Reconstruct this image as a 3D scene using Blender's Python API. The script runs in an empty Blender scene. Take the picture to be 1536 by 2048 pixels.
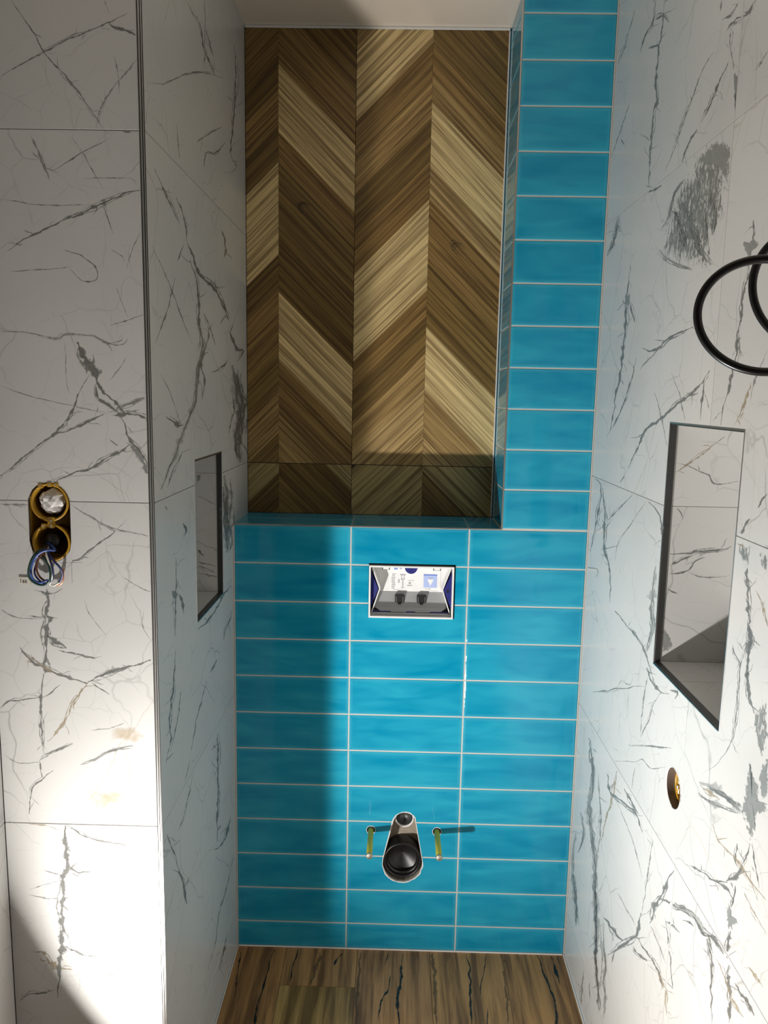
import bpy, bmesh, math, random
import numpy as np
from mathutils import Vector, Matrix
from mathutils.geometry import tessellate_polygon

random.seed(7)
rng = np.random.default_rng(11)
scene = bpy.context.scene
COL = scene.collection

# ------------------------------------------------------------------ camera
Z0 = 1.195                      # height of the tiled ledge above the floor
CAM = np.array([0.41590607, -1.97630696, 0.33391794 + Z0])
PITCH, YAW, ROLL, FPX = -0.14855506, 0.01489947, -0.01862635, 1565.70037
def _rot(p, y, r):
    cp, sp, cy, sy, cr, sr = math.cos(p), math.sin(p), math.cos(y), math.sin(y), math.cos(r), math.sin(r)
    return (np.array([[cy, -sy, 0], [sy, cy, 0], [0, 0, 1]]) @
            np.array([[1, 0, 0], [0, cp, -sp], [0, sp, cp]]) @
            np.array([[cr, 0, sr], [0, 1, 0], [-sr, 0, cr]]))
RM = _rot(PITCH, YAW, ROLL)
cam = bpy.data.objects.new('camera', bpy.data.cameras.new('camera'))
COL.objects.link(cam)
cm = Matrix.Identity(4)
for i in range(3):
    cm[i][0], cm[i][1], cm[i][2], cm[i][3] = RM[i, 0], RM[i, 2], -RM[i, 1], CAM[i]
cam.matrix_world = cm
cam.data.sensor_fit = 'VERTICAL'; cam.data.sensor_height = 36.0
cam.data.lens = FPX * 36.0 / 2048.0
cam.data.clip_start = 0.02
scene.camera = cam

def on(x, y, ax, v):            # where the ray of a photo pixel meets the plane axis = v
    d = RM @ np.array([(x - 768) / FPX, 1.0, (1024 - y) / FPX])
    return CAM + d * ((v - CAM[ax]) / d[ax])

# ------------------------------------------------------------------ light
W = bpy.data.worlds.new('room'); scene.world = W; W.use_nodes = True
W.node_tree.nodes['Background'].inputs[0].default_value = (1.0, 0.95, 0.88, 1)
W.node_tree.nodes['Background'].inputs[1].default_value = 0.0

LAMP = Vector((-0.160, -1.045, 0.285))
LDIR = Vector((0.70, 0.27, 0.56)).normalized()
ld = bpy.data.lights.new('work_lamp_offscreen', 'AREA'); ld.shape = 'RECTANGLE'; ld.size = 0.030; ld.size_y = 0.045
ld.energy = 19.0; ld.spread = math.radians(136); ld.color = (1.0, 0.965, 0.92)
lo = bpy.data.objects.new('work_lamp_offscreen', ld); COL.objects.link(lo)
lo.location = LAMP; lo.rotation_euler = (-LDIR).to_track_quat('Z', 'Y').to_euler()

vs = scene.view_settings
vs.view_transform = 'Standard'; vs.look = 'None'; vs.gamma = 1.0; vs.use_curve_mapping = False
vs.exposure = 0.0

# ------------------------------------------------------------------ node helpers
def mat_new(name):
    m = bpy.data.materials.new(name); m.use_nodes = True
    nt = m.node_tree
    return m, nt, nt.nodes['Principled BSDF']
def N(nt, t, **kw):
    n = nt.nodes.new(t)
    for k, v in kw.items():
        if k.startswith('i_'):
            key = k[2:]; key = int(key) if key.isdigit() else key.replace('_', ' ')
            n.inputs[key].default_value = v
        else: setattr(n, k, v)
    return n
def L(nt, a, b): nt.links.new(a, b)
def mathn(nt, op, a, b=None, c=None, clamp=False):
    n = nt.nodes.new('ShaderNodeMath'); n.operation = op; n.use_clamp = clamp
    for i, v in enumerate((a, b, c)):
        if v is None: continue
        if isinstance(v, (int, float)): n.inputs[i].default_value = v
        else: nt.links.new(v, n.inputs[i])
    return n.outputs[0]
def vmath(nt, op, a, b):
    n = nt.nodes.new('ShaderNodeVectorMath'); n.operation = op
    for i, v in enumerate((a, b)):
        if isinstance(v, tuple): n.inputs[i].default_value = v
        else: nt.links.new(v, n.inputs[i])
    return n.outputs[0]
def mixc(nt, fac, a, b, mode='MIX'):
    n = nt.nodes.new('ShaderNodeMix'); n.data_type = 'RGBA'; n.blend_type = mode
    for k, v in ((0, fac), (6, a), (7, b)):
        if isinstance(v, (int, float)): n.inputs[k].default_value = v
        elif isinstance(v, tuple): n.inputs[k].default_value = (*v, 1) if len(v) == 3 else v
        else: nt.links.new(v, n.inputs[k])
    return n.outputs[2]
def ramp(nt, fac, pts):
    n = nt.nodes.new('ShaderNodeValToRGB'); e = n.color_ramp.elements
    while len(e) < len(pts): e.new(0.5)
    for el, (p, c) in zip(e, pts):
        el.position = p; el.color = (c, c, c, 1) if isinstance(c, (int, float)) else (*c, 1)
    L(nt, fac, n.inputs[0]); return n.outputs[0]
def noise(nt, vec, scale, detail=3, rough=0.5, dist=0.0):
    n = N(nt, 'ShaderNodeTexNoise'); n.inputs['Scale'].default_value = scale
    n.inputs['Detail'].default_value = detail; n.inputs['Roughness'].default_value = rough
    n.inputs['Distortion'].default_value = dist; L(nt, vec, n.inputs['Vector']); return n
def bump(nt, h, strength, dist, b):
    n = N(nt, 'ShaderNodeBump'); n.inputs['Strength'].default_value = strength
    n.inputs['Distance'].default_value = dist; L(nt, h, n.inputs['Height']); L(nt, n.outputs[0], b.inputs['Normal'])
def rand_uv(nt, k=37.0, coord='UV'):
    tc = N(nt, 'ShaderNodeTexCoord'); oi = N(nt, 'ShaderNodeObjectInfo')
    cx = N(nt, 'ShaderNodeCombineXYZ')
    L(nt, mathn(nt, 'MULTIPLY', oi.outputs['Random'], k), cx.inputs[0])
    L(nt, mathn(nt, 'MULTIPLY', oi.outputs['Random'], k * 1.7), cx.inputs[1])
    L(nt, mathn(nt, 'MULTIPLY', oi.outputs['Random'], k * 0.6), cx.inputs[2])
    return vmath(nt, 'ADD', tc.outputs[coord], cx.outputs[0]), oi, tc
def plain(name, col, rough=0.5, metal=0.0, spec=0.5, nscale=40.0, amt=0.10):
    m, nt, b = mat_new(name)
    tc = N(nt, 'ShaderNodeTexCoord'); n = noise(nt, tc.outputs['Object'], nscale, 3)
    hi = tuple(min(1, c * (1 + amt)) for c in col); lo_ = tuple(c * (1 - amt) for c in col)
    L(nt, mixc(nt, n.outputs[0], lo_, hi), b.inputs['Base Color'])
    b.inputs['Roughness'].default_value = rough; b.inputs['Metallic'].default_value = metal
    b.inputs['Specular IOR Level'].default_value = spec
    return m

# ------------------------------------------------------------------ materials
def m_marble():
    m, nt, b = mat_new('white_veined_marble')
    uv, oi, tc = rand_uv(nt)
    big = noise(nt, uv, 2.2, 3, 0.55)
    base = mixc(nt, ramp(nt, big.outputs[0], [(0.35, 0.0), (0.7, 1.0)]), (0.62, 0.61, 0.59), (0.55, 0.547, 0.53))
    warp = noise(nt, uv, 4.0, 4, 0.6)
    wv = vmath(nt, 'ADD', uv, vmath(nt, 'MULTIPLY', warp.outputs[1], (0.09, 0.09, 0.09)))
    def veins(scale, w, seed):
        sv = vmath(nt, 'ADD', wv, (seed, seed * 2.1, 0.0))
        v = N(nt, 'ShaderNodeTexVoronoi'); v.feature = 'DISTANCE_TO_EDGE'; v.inputs['Scale'].default_value = scale
        L(nt, sv, v.inputs['Vector'])
        line = ramp(nt, v.outputs['Distance'], [(0.0, 1.0), (w, 0.0)])
        msk = noise(nt, sv, scale * 0.8, 2)
        return mathn(nt, 'MULTIPLY', line, ramp(nt, msk.outputs[0], [(0.46, 0.0), (0.62, 1.0)]))
    c = mixc(nt, mathn(nt, 'MULTIPLY', veins(5.0, 0.009, 3.0), 0.62), base, (0.24, 0.24, 0.232))
    c = mixc(nt, mathn(nt, 'MULTIPLY', veins(9.0, 0.010, 9.0), 0.55), c, (0.29, 0.285, 0.275))
    c = mixc(nt, mathn(nt, 'MULTIPLY', veins(3.1, 0.008, 17.0), 0.42), c, (0.38, 0.33, 0.25))
    c = mixc(nt, mathn(nt, 'MULTIPLY', veins(15.0, 0.012, 29.0), 0.34), c, (0.30, 0.295, 0.28))
    L(nt, c, b.inputs['Base Color'])
    b.inputs['Roughness'].default_value = 0.25
    return m
def m_vein(name, col, k=1.0, breakup=0.0, edge=1.5):
    m, nt, b = mat_new(name)
    tc = N(nt, 'ShaderNodeTexCoord'); sp = N(nt, 'ShaderNodeSeparateXYZ'); L(nt, tc.outputs['UV'], sp.inputs[0])
    t = mathn(nt, 'SUBTRACT', 1.0, mathn(nt, 'ABSOLUTE', mathn(nt, 'SUBTRACT', mathn(nt, 'MULTIPLY', sp.outputs[1], 2.0), 1.0)))
    n1 = noise(nt, tc.outputs['Object'], 170.0, 3, 0.6); n2 = noise(nt, tc.outputs['Object'], 45.0, 2)
    a = mathn(nt, 'ADD', t, mathn(nt, 'MULTIPLY', mathn(nt, 'SUBTRACT', n1.outputs[0], 0.55), edge * 1.4))
    a = mathn(nt, 'ADD', a, mathn(nt, 'MULTIPLY', mathn(nt, 'SUBTRACT', n2.outputs[0], 0.5), breakup))
    a = mathn(nt, 'MULTIPLY', a, 1.7, clamp=True)
    L(nt, mathn(nt, 'MULTIPLY', a, k), b.inputs['Alpha'])
    L(nt, mixc(nt, n2.outputs[0], tuple(c * 0.72 for c in col), tuple(min(1, c * 1.3) for c in col)), b.inputs['Base Color'])
    b.inputs['Roughness'].default_value = 0.26
    return m
def m_blob(name, col, lo_, hi, k=0.9, scale=70.0, stretch=(1, 1, 1), fade=0.25):
    m, nt, b = mat_new(name)
    tc = N(nt, 'ShaderNodeTexCoord'); mp = N(nt, 'ShaderNodeMapping'); mp.inputs['Scale'].default_value = stretch
    L(nt, tc.outputs['Object'], mp.inputs['Vector'])
    n1 = noise(nt, mp.outputs[0], scale, 5, 0.65, 0.8)
    sp = N(nt, 'ShaderNodeSeparateXYZ'); L(nt, tc.outputs['UV'], sp.inputs[0])
    e = mathn(nt, 'MULTIPLY', mathn(nt, 'SUBTRACT', ramp(nt, sp.outputs[1], [(0.0, 0.0), (0.45, 1.0)]), 0.75), fade)
    a = ramp(nt, mathn(nt, 'ADD', n1.outputs[0], e), [(lo_, 0.0), (hi, 1.0)])
    L(nt, mathn(nt, 'MULTIPLY', a, k), b.inputs['Alpha'])
    n2 = noise(nt, mp.outputs[0], scale * 0.6, 3)
    L(nt, mixc(nt, n2.outputs[0], tuple(c * 0.75 for c in col), tuple(min(1, c * 1.25) for c in col)), b.inputs['Base Color'])
    b.inputs['Roughness'].default_value = 0.26
    return m
def m_blue():
    m, nt, b = mat_new('glazed_turquoise_ceramic')
    uv, oi, tc = rand_uv(nt, 23.0, 'Object')
    mp = N(nt, 'ShaderNodeMapping'); mp.inputs['Scale'].default_value = (4.2, 4.2, 17.0); L(nt, uv, mp.inputs['Vector'])
    n1 = noise(nt, mp.outputs[0], 1.3, 2, 0.45, 0.6)
    mp2 = N(nt, 'ShaderNodeMapping'); mp2.inputs['Scale'].default_value = (5.5, 5.5, 26.0); L(nt, uv, mp2.inputs['Vector'])
    n2 = noise(nt, mp2.outputs[0], 1.1, 1, 0.4, 0.8)
    f = ramp(nt, n1.outputs[0], [(0.30, 0.0), (0.68, 1.0)])
    c = mixc(nt, f, (0.002, 0.258, 0.438), (0.021, 0.360, 0.525))
    c = mixc(nt, ramp(nt, n2.outputs[0], [(0.55, 0.0), (0.78, 0.55)]), c, (0.0, 0.235, 0.435))
    ed = N(nt, 'ShaderNodeAttribute'); ed.attribute_name = 'edge'
    c = mixc(nt, mathn(nt, 'MULTIPLY', ed.outputs['Fac'], 0.45), c, (0.085, 0.46, 0.60))
    L(nt, c, b.inputs['Base Color'])
    b.inputs['Roughness'].default_value = 0.085
    b.inputs['IOR'].default_value = 1.46
    h = mathn(nt, 'ADD', mathn(nt, 'MULTIPLY', n1.outputs[0], 1.0), mathn(nt, 'MULTIPLY', n2.outputs[0], 0.35))
    bump(nt, h, 0.35, 0.004, b)
    return m
def m_wood(name, tint=(1, 1, 1), streak=95.0, contrast=1.0, rough=0.42):
    m, nt, b = mat_new(name)
    uv, oi, tc = rand_uv(nt, 13.0)
    def st(su, sv, detail, dist=0.0):
        mp = N(nt, 'ShaderNodeMapping'); mp.inputs['Scale'].default_value = (su, sv, 1.0); L(nt, uv, mp.inputs['Vector'])
        return noise(nt, mp.outputs[0], 1.0, detail, 0.62, dist)
    a = st(2.2, streak, 4, 0.25); c2 = st(6.0, streak * 3.1, 3); d = st(3.0, 16.0, 3, 0.4)
    base = oi.outputs['Color']
    dark = mixc(nt, 1.0, base, (0.44, 0.37, 0.30), 'MULTIPLY')
    lite = mixc(nt, 1.0, base, (1.38, 1.36, 1.32), 'MULTIPLY')
    col = mixc(nt, ramp(nt, a.outputs[0], [(0.40, 0.0), (0.5, 0.55), (0.60, 1.0)]), dark, lite)
    col = mixc(nt, mathn(nt, 'MULTIPLY', ramp(nt, c2.outputs[0], [(0.52, 0.0), (0.66, 1.0)]), 0.5 * contrast), col, dark)
    col = mixc(nt, mathn(nt, 'MULTIPLY', ramp(nt, d.outputs[0], [(0.4, 0.0), (0.7, 1.0)]), 0.35), col, base)
    L(nt, col, b.inputs['Base Color'])
    b.inputs['Roughness'].default_value = rough
    bump(nt, a.outputs[0], 0.18, 0.001, b)
    return m
def m_ceiling():
    m, nt, b = mat_new('glossy_cream_stretch_film')
    tc = N(nt, 'ShaderNodeTexCoord'); n = noise(nt, tc.outputs['Object'], 3.0, 2)
    L(nt, mixc(nt, n.outputs[0], (0.80, 0.71, 0.61), (0.84, 0.75, 0.65)), b.inputs['Base Color'])
    b.inputs['Roughness'].default_value = 0.16
    bump(nt, n.outputs[0], 0.08, 0.01, b)
    return m

MARBLE = m_marble()
V_DARK = m_vein('vein_grey_print', (0.175, 0.175, 0.166), 0.86, 1.0, 1.2)
V_SOFT = m_vein('vein_pale_print', (0.26, 0.26, 0.25), 0.75, 0.7)
V_TAN = m_vein('vein_tan_print', (0.36, 0.295, 0.20), 0.72, 0.7)
V_CLOUD = m_vein('vein_cloudy_print', (0.205, 0.21, 0.20), 0.85, 1.3, 1.9)
B_SOLID = m_blob('grey_patch_print', (0.275, 0.28, 0.268), 0.32, 0.44, 0.90, 130.0, fade=0.32)
B_CLOUD = m_blob('grey_cloud_print', (0.235, 0.24, 0.228), 0.46, 0.58, 0.88, 75.0, stretch=(1, 1.7, 0.8), fade=0.22)
B_STAIN = m_blob('ochre_glue_stain', (0.50, 0.36, 0.19), 0.30, 0.75, 0.5, 25.0)
PENCIL = m_vein('pencil_mark', (0.30, 0.30, 0.29), 0.7, 0.0, 0.2)
V_HAZE = m_vein('vein_hazy_print', (0.30, 0.305, 0.29), 0.42, 1.2, 1.2)
VM = [MARBLE, V_DARK, V_SOFT, V_TAN, V_CLOUD, B_SOLID, B_CLOUD, B_STAIN, PENCIL, V_HAZE]
VI = dict(d=1, s=2, t=3, c=4, B=5, C=6, S=7, p=8, h=9)
BLUE = m_blue()
WOOD = m_wood('chevron_oak_print', streak=135.0, contrast=1.25)
FLOORW = m_wood('old_oak_floor_print', streak=38.0, contrast=0.6, rough=0.30)
CRACK = m_vein('dark_wood_crack', (0.012, 0.014, 0.012), 0.96, 0.15, 0.8)
CRACKS = m_vein('soft_wood_grain', (0.05, 0.045, 0.032), 0.45, 0.6, 1.2)
GROUT = plain('pale_grout', (0.56, 0.55, 0.51), 0.85, nscale=120)
GROUTD = plain('grey_joint_filler', (0.20, 0.19, 0.18), 0.9, nscale=120)
PLASTER = plain('wall_plaster', (0.20, 0.185, 0.165), 0.9)
CEIL = m_ceiling()
CAULK = plain('white_silicone', (0.78, 0.77, 0.74), 0.35)
STEEL = plain('brushed_steel', (0.62, 0.61, 0.59), 0.28, 1.0)
DARKSTEEL = plain('dark_metal_profile', (0.075, 0.073, 0.07), 0.42, 0.6)
WHITEP = plain('white_plastic', (0.80, 0.80, 0.79), 0.38)
GREYP = plain('light_grey_plastic', (0.40, 0.405, 0.41), 0.45)
BLACKP = plain('black_plastic', (0.012, 0.012, 0.013), 0.35)
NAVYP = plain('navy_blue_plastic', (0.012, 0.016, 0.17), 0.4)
PAPER = plain('white_paper', (0.84, 0.84, 0.84), 0.7)
PRINTG = plain('grey_print', (0.42, 0.42, 0.45), 0.7)
PRINTB = plain('pale_blue_print', (0.42, 0.52, 0.83), 0.6)
PRINTD = plain('blue_print', (0.16, 0.25, 0.62), 0.6)
YELLOWP = plain('amber_plastic', (0.42, 0.225, 0.014), 0.34)
YELLOWR = plain('olive_yellow_sleeve', (0.60, 0.50, 0.03), 0.5)
DARKGROUT = plain('dark_brown_grout', (0.035, 0.028, 0.020), 0.9)
MORTAR = plain('rough_mortar', (0.36, 0.31, 0.25), 0.95, nscale=160, amt=0.35)
BROWNT = plain('brown_sleeve', (0.14, 0.105, 0.085), 0.5)
RUBBER = plain('black_rubber', (0.010, 0.009, 0.009), 0.30)
W_BLUE = plain('blue_wire', (0.035, 0.085, 0.33), 0.3)
W_GREEN = plain('dark_green_wire', (0.008, 0.04, 0.035), 0.3)
W_NAVY = plain('navy_wire', (0.012, 0.018, 0.10), 0.3)
W_BROWN = plain('brown_wire', (0.10, 0.028, 0.015), 0.3)
W_WHITE = plain('white_wire', (0.72, 0.69, 0.62), 0.35)
COPPER = plain('copper_core', (0.75, 0.30, 0.16), 0.3, 1.0)
INK = plain('black_ink', (0.02, 0.02, 0.02), 0.8)

# ------------------------------------------------------------------ mesh helpers
def link(name, me, parent=None, loc=None):
    o = bpy.data.objects.new(name, me); COL.objects.link(o)
    if loc is not None: o.location = loc
    if parent is not None: o.parent = parent
    return o
def tag(o, label, cat, group=None, kind=None):
    o['label'] = label; o['category'] = cat
    if group: o['group'] = group
    if kind: o['kind'] = kind
    return o
def thing(name, loc, label, cat, group=None):
    return tag(link(name, None, None, loc), label, cat, group)
def mesh(name, verts, faces, mats, fm=None, uvs=None, smooth=False):
    me = bpy.data.meshes.new(name)
    me.from_pydata([tuple(v) for v in verts], [], faces)
    for m in (mats if isinstance(mats, (list, tuple)) else [mats]): me.materials.append(m)
    if fm is not None: me.polygons.foreach_set('material_index', fm)
    if uvs is not None:
        lay = me.uv_layers.new(name='UVMap'); k = 0
        for p in me.polygons:
            for li in p.loop_indices:
                lay.data[li].uv = uvs[k]; k += 1
    if smooth: me.polygons.foreach_set('use_smooth', [True] * len(me.polygons))
    me.update(); return me
def box_me(name, lo_, hi, m, bev=0.0, seg=2):
    bm = bmesh.new(); bmesh.ops.create_cube(bm, size=1.0)
    c = [(a + b) / 2 for a, b in zip(lo_, hi)]; s = [abs(b - a) for a, b in zip(lo_, hi)]
    for v in bm.verts: v.co = Vector([c[i] + v.co[i] * s[i] for i in range(3)])
    if bev: bmesh.ops.bevel(bm, geom=bm.edges[:], offset=bev, segments=seg, affect='EDGES', profile=0.5)
    bmesh.ops.recalc_face_normals(bm, faces=bm.faces[:])
    me = bpy.data.meshes.new(name); bm.to_mesh(me); bm.free(); me.materials.append(m); return me
def box(name, lo_, hi, m, parent=None, bev=0.0, off=(0, 0, 0)):
    """box in world coordinates; parent's world location given in off"""
    return link(name, box_me(name, [a - o for a, o in zip(lo_, off)], [a - o for a, o in zip(hi, off)], m, bev), parent)
def loft(name, rings, m, caps=True, smooth=True):
    n = len(rings[0]); verts = [p for r in rings for p in r]; faces = []
    for k in range(len(rings) - 1):
        for i in range(n):
            j = (i + 1) % n
            faces.append((k * n + i, k * n + j, (k + 1) * n + j, (k + 1) * n + i))
    if caps: faces += [tuple(range(n - 1, -1, -1)), tuple(range((len(rings) - 1) * n, len(rings) * n))]
    me = mesh(name, verts, faces, m, smooth=smooth)
    bm = bmesh.new(); bm.from_mesh(me); bmesh.ops.recalc_face_normals(bm, faces=bm.faces[:]); bm.to_mesh(me); bm.free()
    return me
def lathe_y(name, prof, m, n=40, jag=0.0, caps=False):
    """profile of (radius, y) turned about the Y axis"""
    rings = []
    for r, y in prof:
        rings.append([((r + (random.uniform(-jag, jag))) * math.cos(2 * math.pi * i / n), y, (r + random.uniform(-jag, jag)) * math.sin(2 * math.pi * i / n)) for i in range(n)])
    return loft(name, rings, m, caps)
def catmull(pts, step):
    P = [np.array(p, float) for p in pts]
    if len(P) == 2:
        n = max(2, int(np.linalg.norm(P[1] - P[0]) / step) + 1)
        return [P[0] + (P[1] - P[0]) * t for t in np.linspace(0, 1, n)]
    P = [2 * P[0] - P[1]] + P + [2 * P[-1] - P[-2]]; out = []
    for i in range(1, len(P) - 2):
        n = max(2, int(np.linalg.norm(P[i + 1] - P[i]) / step) + 1)
        for t in np.linspace(0, 1, n, endpoint=(i == len(P) - 3)):
            a, b, c, d = P[i - 1:i + 3]
            out.append(0.5 * (2 * b + (c - a) * t + (2 * a - 5 * b + 4 * c - d) * t * t + (3 * b - a - 3 * c + d) * t ** 3))
    return out
def tube(name, pts, r, m, n=12, step=0.006):
    C = [Vector(p) for p in catmull(pts, step)]
    rings = []; up = Vector((0.13, 0.77, 0.31)).normalized(); prev = None
    for i, p in enumerate(C):
        t = (C[min(i + 1, len(C) - 1)] - C[max(i - 1, 0)]).normalized()
        if prev is None: nx = t.cross(up).normalized()
        else: nx = (prev - t * prev.dot(t)).normalized()
        prev = nx; ny = t.cross(nx)
        rings.append([p + nx * r * math.cos(2 * math.pi * k / n) + ny * r * math.sin(2 * math.pi * k / n) for k in range(n)])
    return loft(name, rings, m)
def cut(me, cutters):
    """boolean difference; cutters are meshes in the same space"""
    o = bpy.data.objects.new('tmp', me); COL.objects.link(o); tmp = [o]
    for c in cutters:
        co = bpy.data.objects.new('tmpc', c); COL.objects.link(co); tmp.append(co)
        md = o.modifiers.new('b', 'BOOLEAN'); md.operation = 'DIFFERENCE'; md.object = co; md.solver = 'EXACT'; md.material_mode = 'TRANSFER'
    bpy.context.view_layer.update()
    res = bpy.data.meshes.new_from_object(o.evaluated_get(bpy.context.evaluated_depsgraph_get()))
    for t in tmp: bpy.data.objects.remove(t)
    return res
def move_me(me, v):
    me.transform(Matrix.Translation(v)); return me
def inset_poly(poly, d):
    """inset a convex counter-clockwise polygon"""
    n = len(poly); out = []
    for i in range(n):
        a, b, c = np.array(poly[i - 1]), np.array(poly[i]), np.array(poly[(i + 1) % n])
        e1 = (b - a) / np.linalg.norm(b - a); e2 = (c - b) / np.linalg.norm(c - b)
        n1 = np.array([-e1[1], e1[0]]); n2 = np.array([-e2[1], e2[0]])
        k = 1 + n1.dot(n2)
        out.append(b + (n1 + n2) * (d / max(k, 0.15)))
    return out
def clip_half(poly, p, nrm):
    out = []; n = len(poly)
    for i in range(n):
        a, b = np.array(poly[i]), np.array(poly[(i + 1) % n])
        da, db = (a - p).dot(nrm), (b - p).dot(nrm)
        if da >= 0: out.append(a)
        if da * db < 0: out.append(a + (b - a) * (da / (da - db)))
    return out

class Frame:
    """a flat surface: origin, two in-plane axes, normal to the room"""
    def __init__(s, o, u, v, n):
        s.o, s.u, s.v, s.n = [np.array(a, float) for a in (o, u, v, n)]
    def w(s, a, b, h=0.0): return s.o + s.u * a + s.v * b + s.n * h
    def uv(s, P): return np.array([(P - s.o).dot(s.u), (P - s.o).dot(s.v)])

def slab(name, fr, poly, th, mats, parent, ch=0.0008, uvf=None, strips=(), rings=None, cutters=None, edge=False, gap=0.0, color=None):
    """one flat piece (tile, plank) lying on a frame; origin at its centre"""
    if gap: poly = inset_poly(poly, gap)
    c2 = np.mean(np.array(poly), axis=0); c3 = fr.w(*c2)
    uvf = uvf or (lambda a: a)
    lv = rings or [(0.0, -th), (0.0, -ch), (ch, 0.0)]
    V, F, UVs, fm, E = [], [], [], [], []
    R = []
    for ins, h in lv:
        pp = inset_poly(poly, ins) if ins else [np.array(p) for p in poly]
        R.append(pp)
        for p in pp: V.append(fr.w(p[0], p[1], h) - c3); E.append(max(0.0, 1.0 - ins / 0.010))
    n = len(poly)
    flat = [q for r in R for q in r]
    def face(idx, mi=0):
        F.append(tuple(idx)); fm.append(mi)
        for i in idx: UVs.append(tuple(uvf(flat[i])))
    for k in range(len(lv) - 1):
        for i in range(n):
            j = (i + 1) % n; face((k * n + i, k * n + j, (k + 1) * n + j, (k + 1) * n + i))
    face(range((len(lv) - 1) * n, len(lv) * n))
    me = mesh(name, V, F, mats, fm, UVs)
    if np.dot(np.cross(fr.u, fr.v), fr.n) < 0: me.flip_normals()
    if edge:
        at = me.attributes.new('edge', 'FLOAT', 'POINT'); at.data.foreach_set('value', E)
    if cutters:
        # close the back so that the boolean has a solid
        bm = bmesh.new(); bm.from_mesh(me)
        bm.verts.ensure_lookup_table(); bm.faces.new([bm.verts[i] for i in range(n)])
        bmesh.ops.recalc_face_normals(bm, faces=bm.faces[:]); bm.to_mesh(me); bm.free()
        me = cut(me, [move_me(c.copy(), -Vector(c3)) for c in cutters])
    if strips:
        base = len(me.vertices)
        bm = bmesh.new(); bm.from_mesh(me); lay = bm.loops.layers.uv.verify()
        for vs_, fs_, us_, mi in strips:
            bv = [bm.verts.new(tuple(p - c3)) for p in vs_]
            for f, uu in zip(fs_, us_):
                try: bf = bm.faces.new([bv[i] for i in f])
                except ValueError: continue
                bf.material_index = mi
                bf.normal_update()
                if bf.normal.dot(Vector(fr.n)) < 0:
                    bf.normal_flip()
                m_ = {bv[i]: u for i, u in zip(f, uu)}
                for lp in bf.loops: lp[lay].uv = m_[lp.vert]
        bm.to_mesh(me); bm.free()
    o = link(name, me, parent, c3)
    if color: o.color = (*color, 1)
    return o

def rect(a0, a1, b0, b1): return [np.array(p) for p in ((a0, b0), (a1, b0), (a1, b1), (a0, b1))]

# veins traced on the photograph: pixel polylines carried onto the surface they lie on
def smooth_noise(n, k, amp):
    x = rng.normal(0, 1, n + 2 * k); ker = np.hanning(2 * k + 1); ker /= np.sqrt((ker ** 2).sum())
    return np.convolve(x, ker, 'same')[k:k + n] * amp
def natural(items):
    """give each traced vein its finer strands and side twigs"""
    out = []
    for kind, w, pts in items:
        if kind in 'BCSp': out.append((kind, w, pts)); continue
        C = np.array(catmull(pts, 6.0)); n = len(C); ln = 6.0 * n
        T = np.gradient(C, axis=0); T /= np.linalg.norm(T, axis=1)[:, None] + 1e-9; Q = np.stack([-T[:, 1], T[:, 0]], 1)
        if kind == 'c':
            out.append(('h', w * 1.25, pts))
            for k in range(int(3 + w / 2.5)):
                i0, i1 = sorted(rng.integers(0, n, 2)); i1 = min(n, i1 + 5 + int(n * .2))
                if i1 - i0 < 4: continue
                off = rng.normal(0, w * .30) + smooth_noise(i1 - i0, 3, w * .14)
                out.append((rng.choice(['d', 's', 'd']), max(1.2, w * rng.uniform(.12, .34)), [tuple(p) for p in (C[i0:i1] + Q[i0:i1] * off[:, None])[::2]]))
            continue
        out.append((kind, w, pts))
        if w < 2.4 or n < 7: continue
        for k in range(1 + int(ln > 120)):
            if rng.random() < .75:
                i0 = int(rng.uniform(0, .5) * n); i1 = min(n, i0 + 5 + int(rng.uniform(.25, .5) * n))
                if i1 - i0 >= 4:
                    off = rng.choice([-1, 1]) * (w * .75 + 1.2) * np.sin(np.linspace(.2, math.pi - .1, i1 - i0)) + smooth_noise(i1 - i0, 3, .8)
                    out.append(('t' if kind == 't' else 's', max(1.0, w * .38), [tuple(p) for p in (C[i0:i1] + Q[i0:i1] * off[:, None])[::2]]))
        for k in range(int(ln / 55 + rng.random())):
            i = rng.integers(1, n - 1); an = rng.choice([-1, 1]) * rng.uniform(.35, 1.0); sg = rng.choice([-1, 1])
            d = sg * T[i]; d = np.array([d[0] * math.cos(an) - d[1] * math.sin(an), d[0] * math.sin(an) + d[1] * math.cos(an)])
            m = int(rng.uniform(2, 5)); q = np.array([-d[1], d[0]])
            P = [C[i] + d * 7.0 * j + q * rng.normal(0, 1.1) * (j > 0) for j in range(m + 1)]
            out.append(('t' if kind == 't' else 's', max(1.0, w * .36), [tuple(p) for p in P]))
    return out
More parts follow.
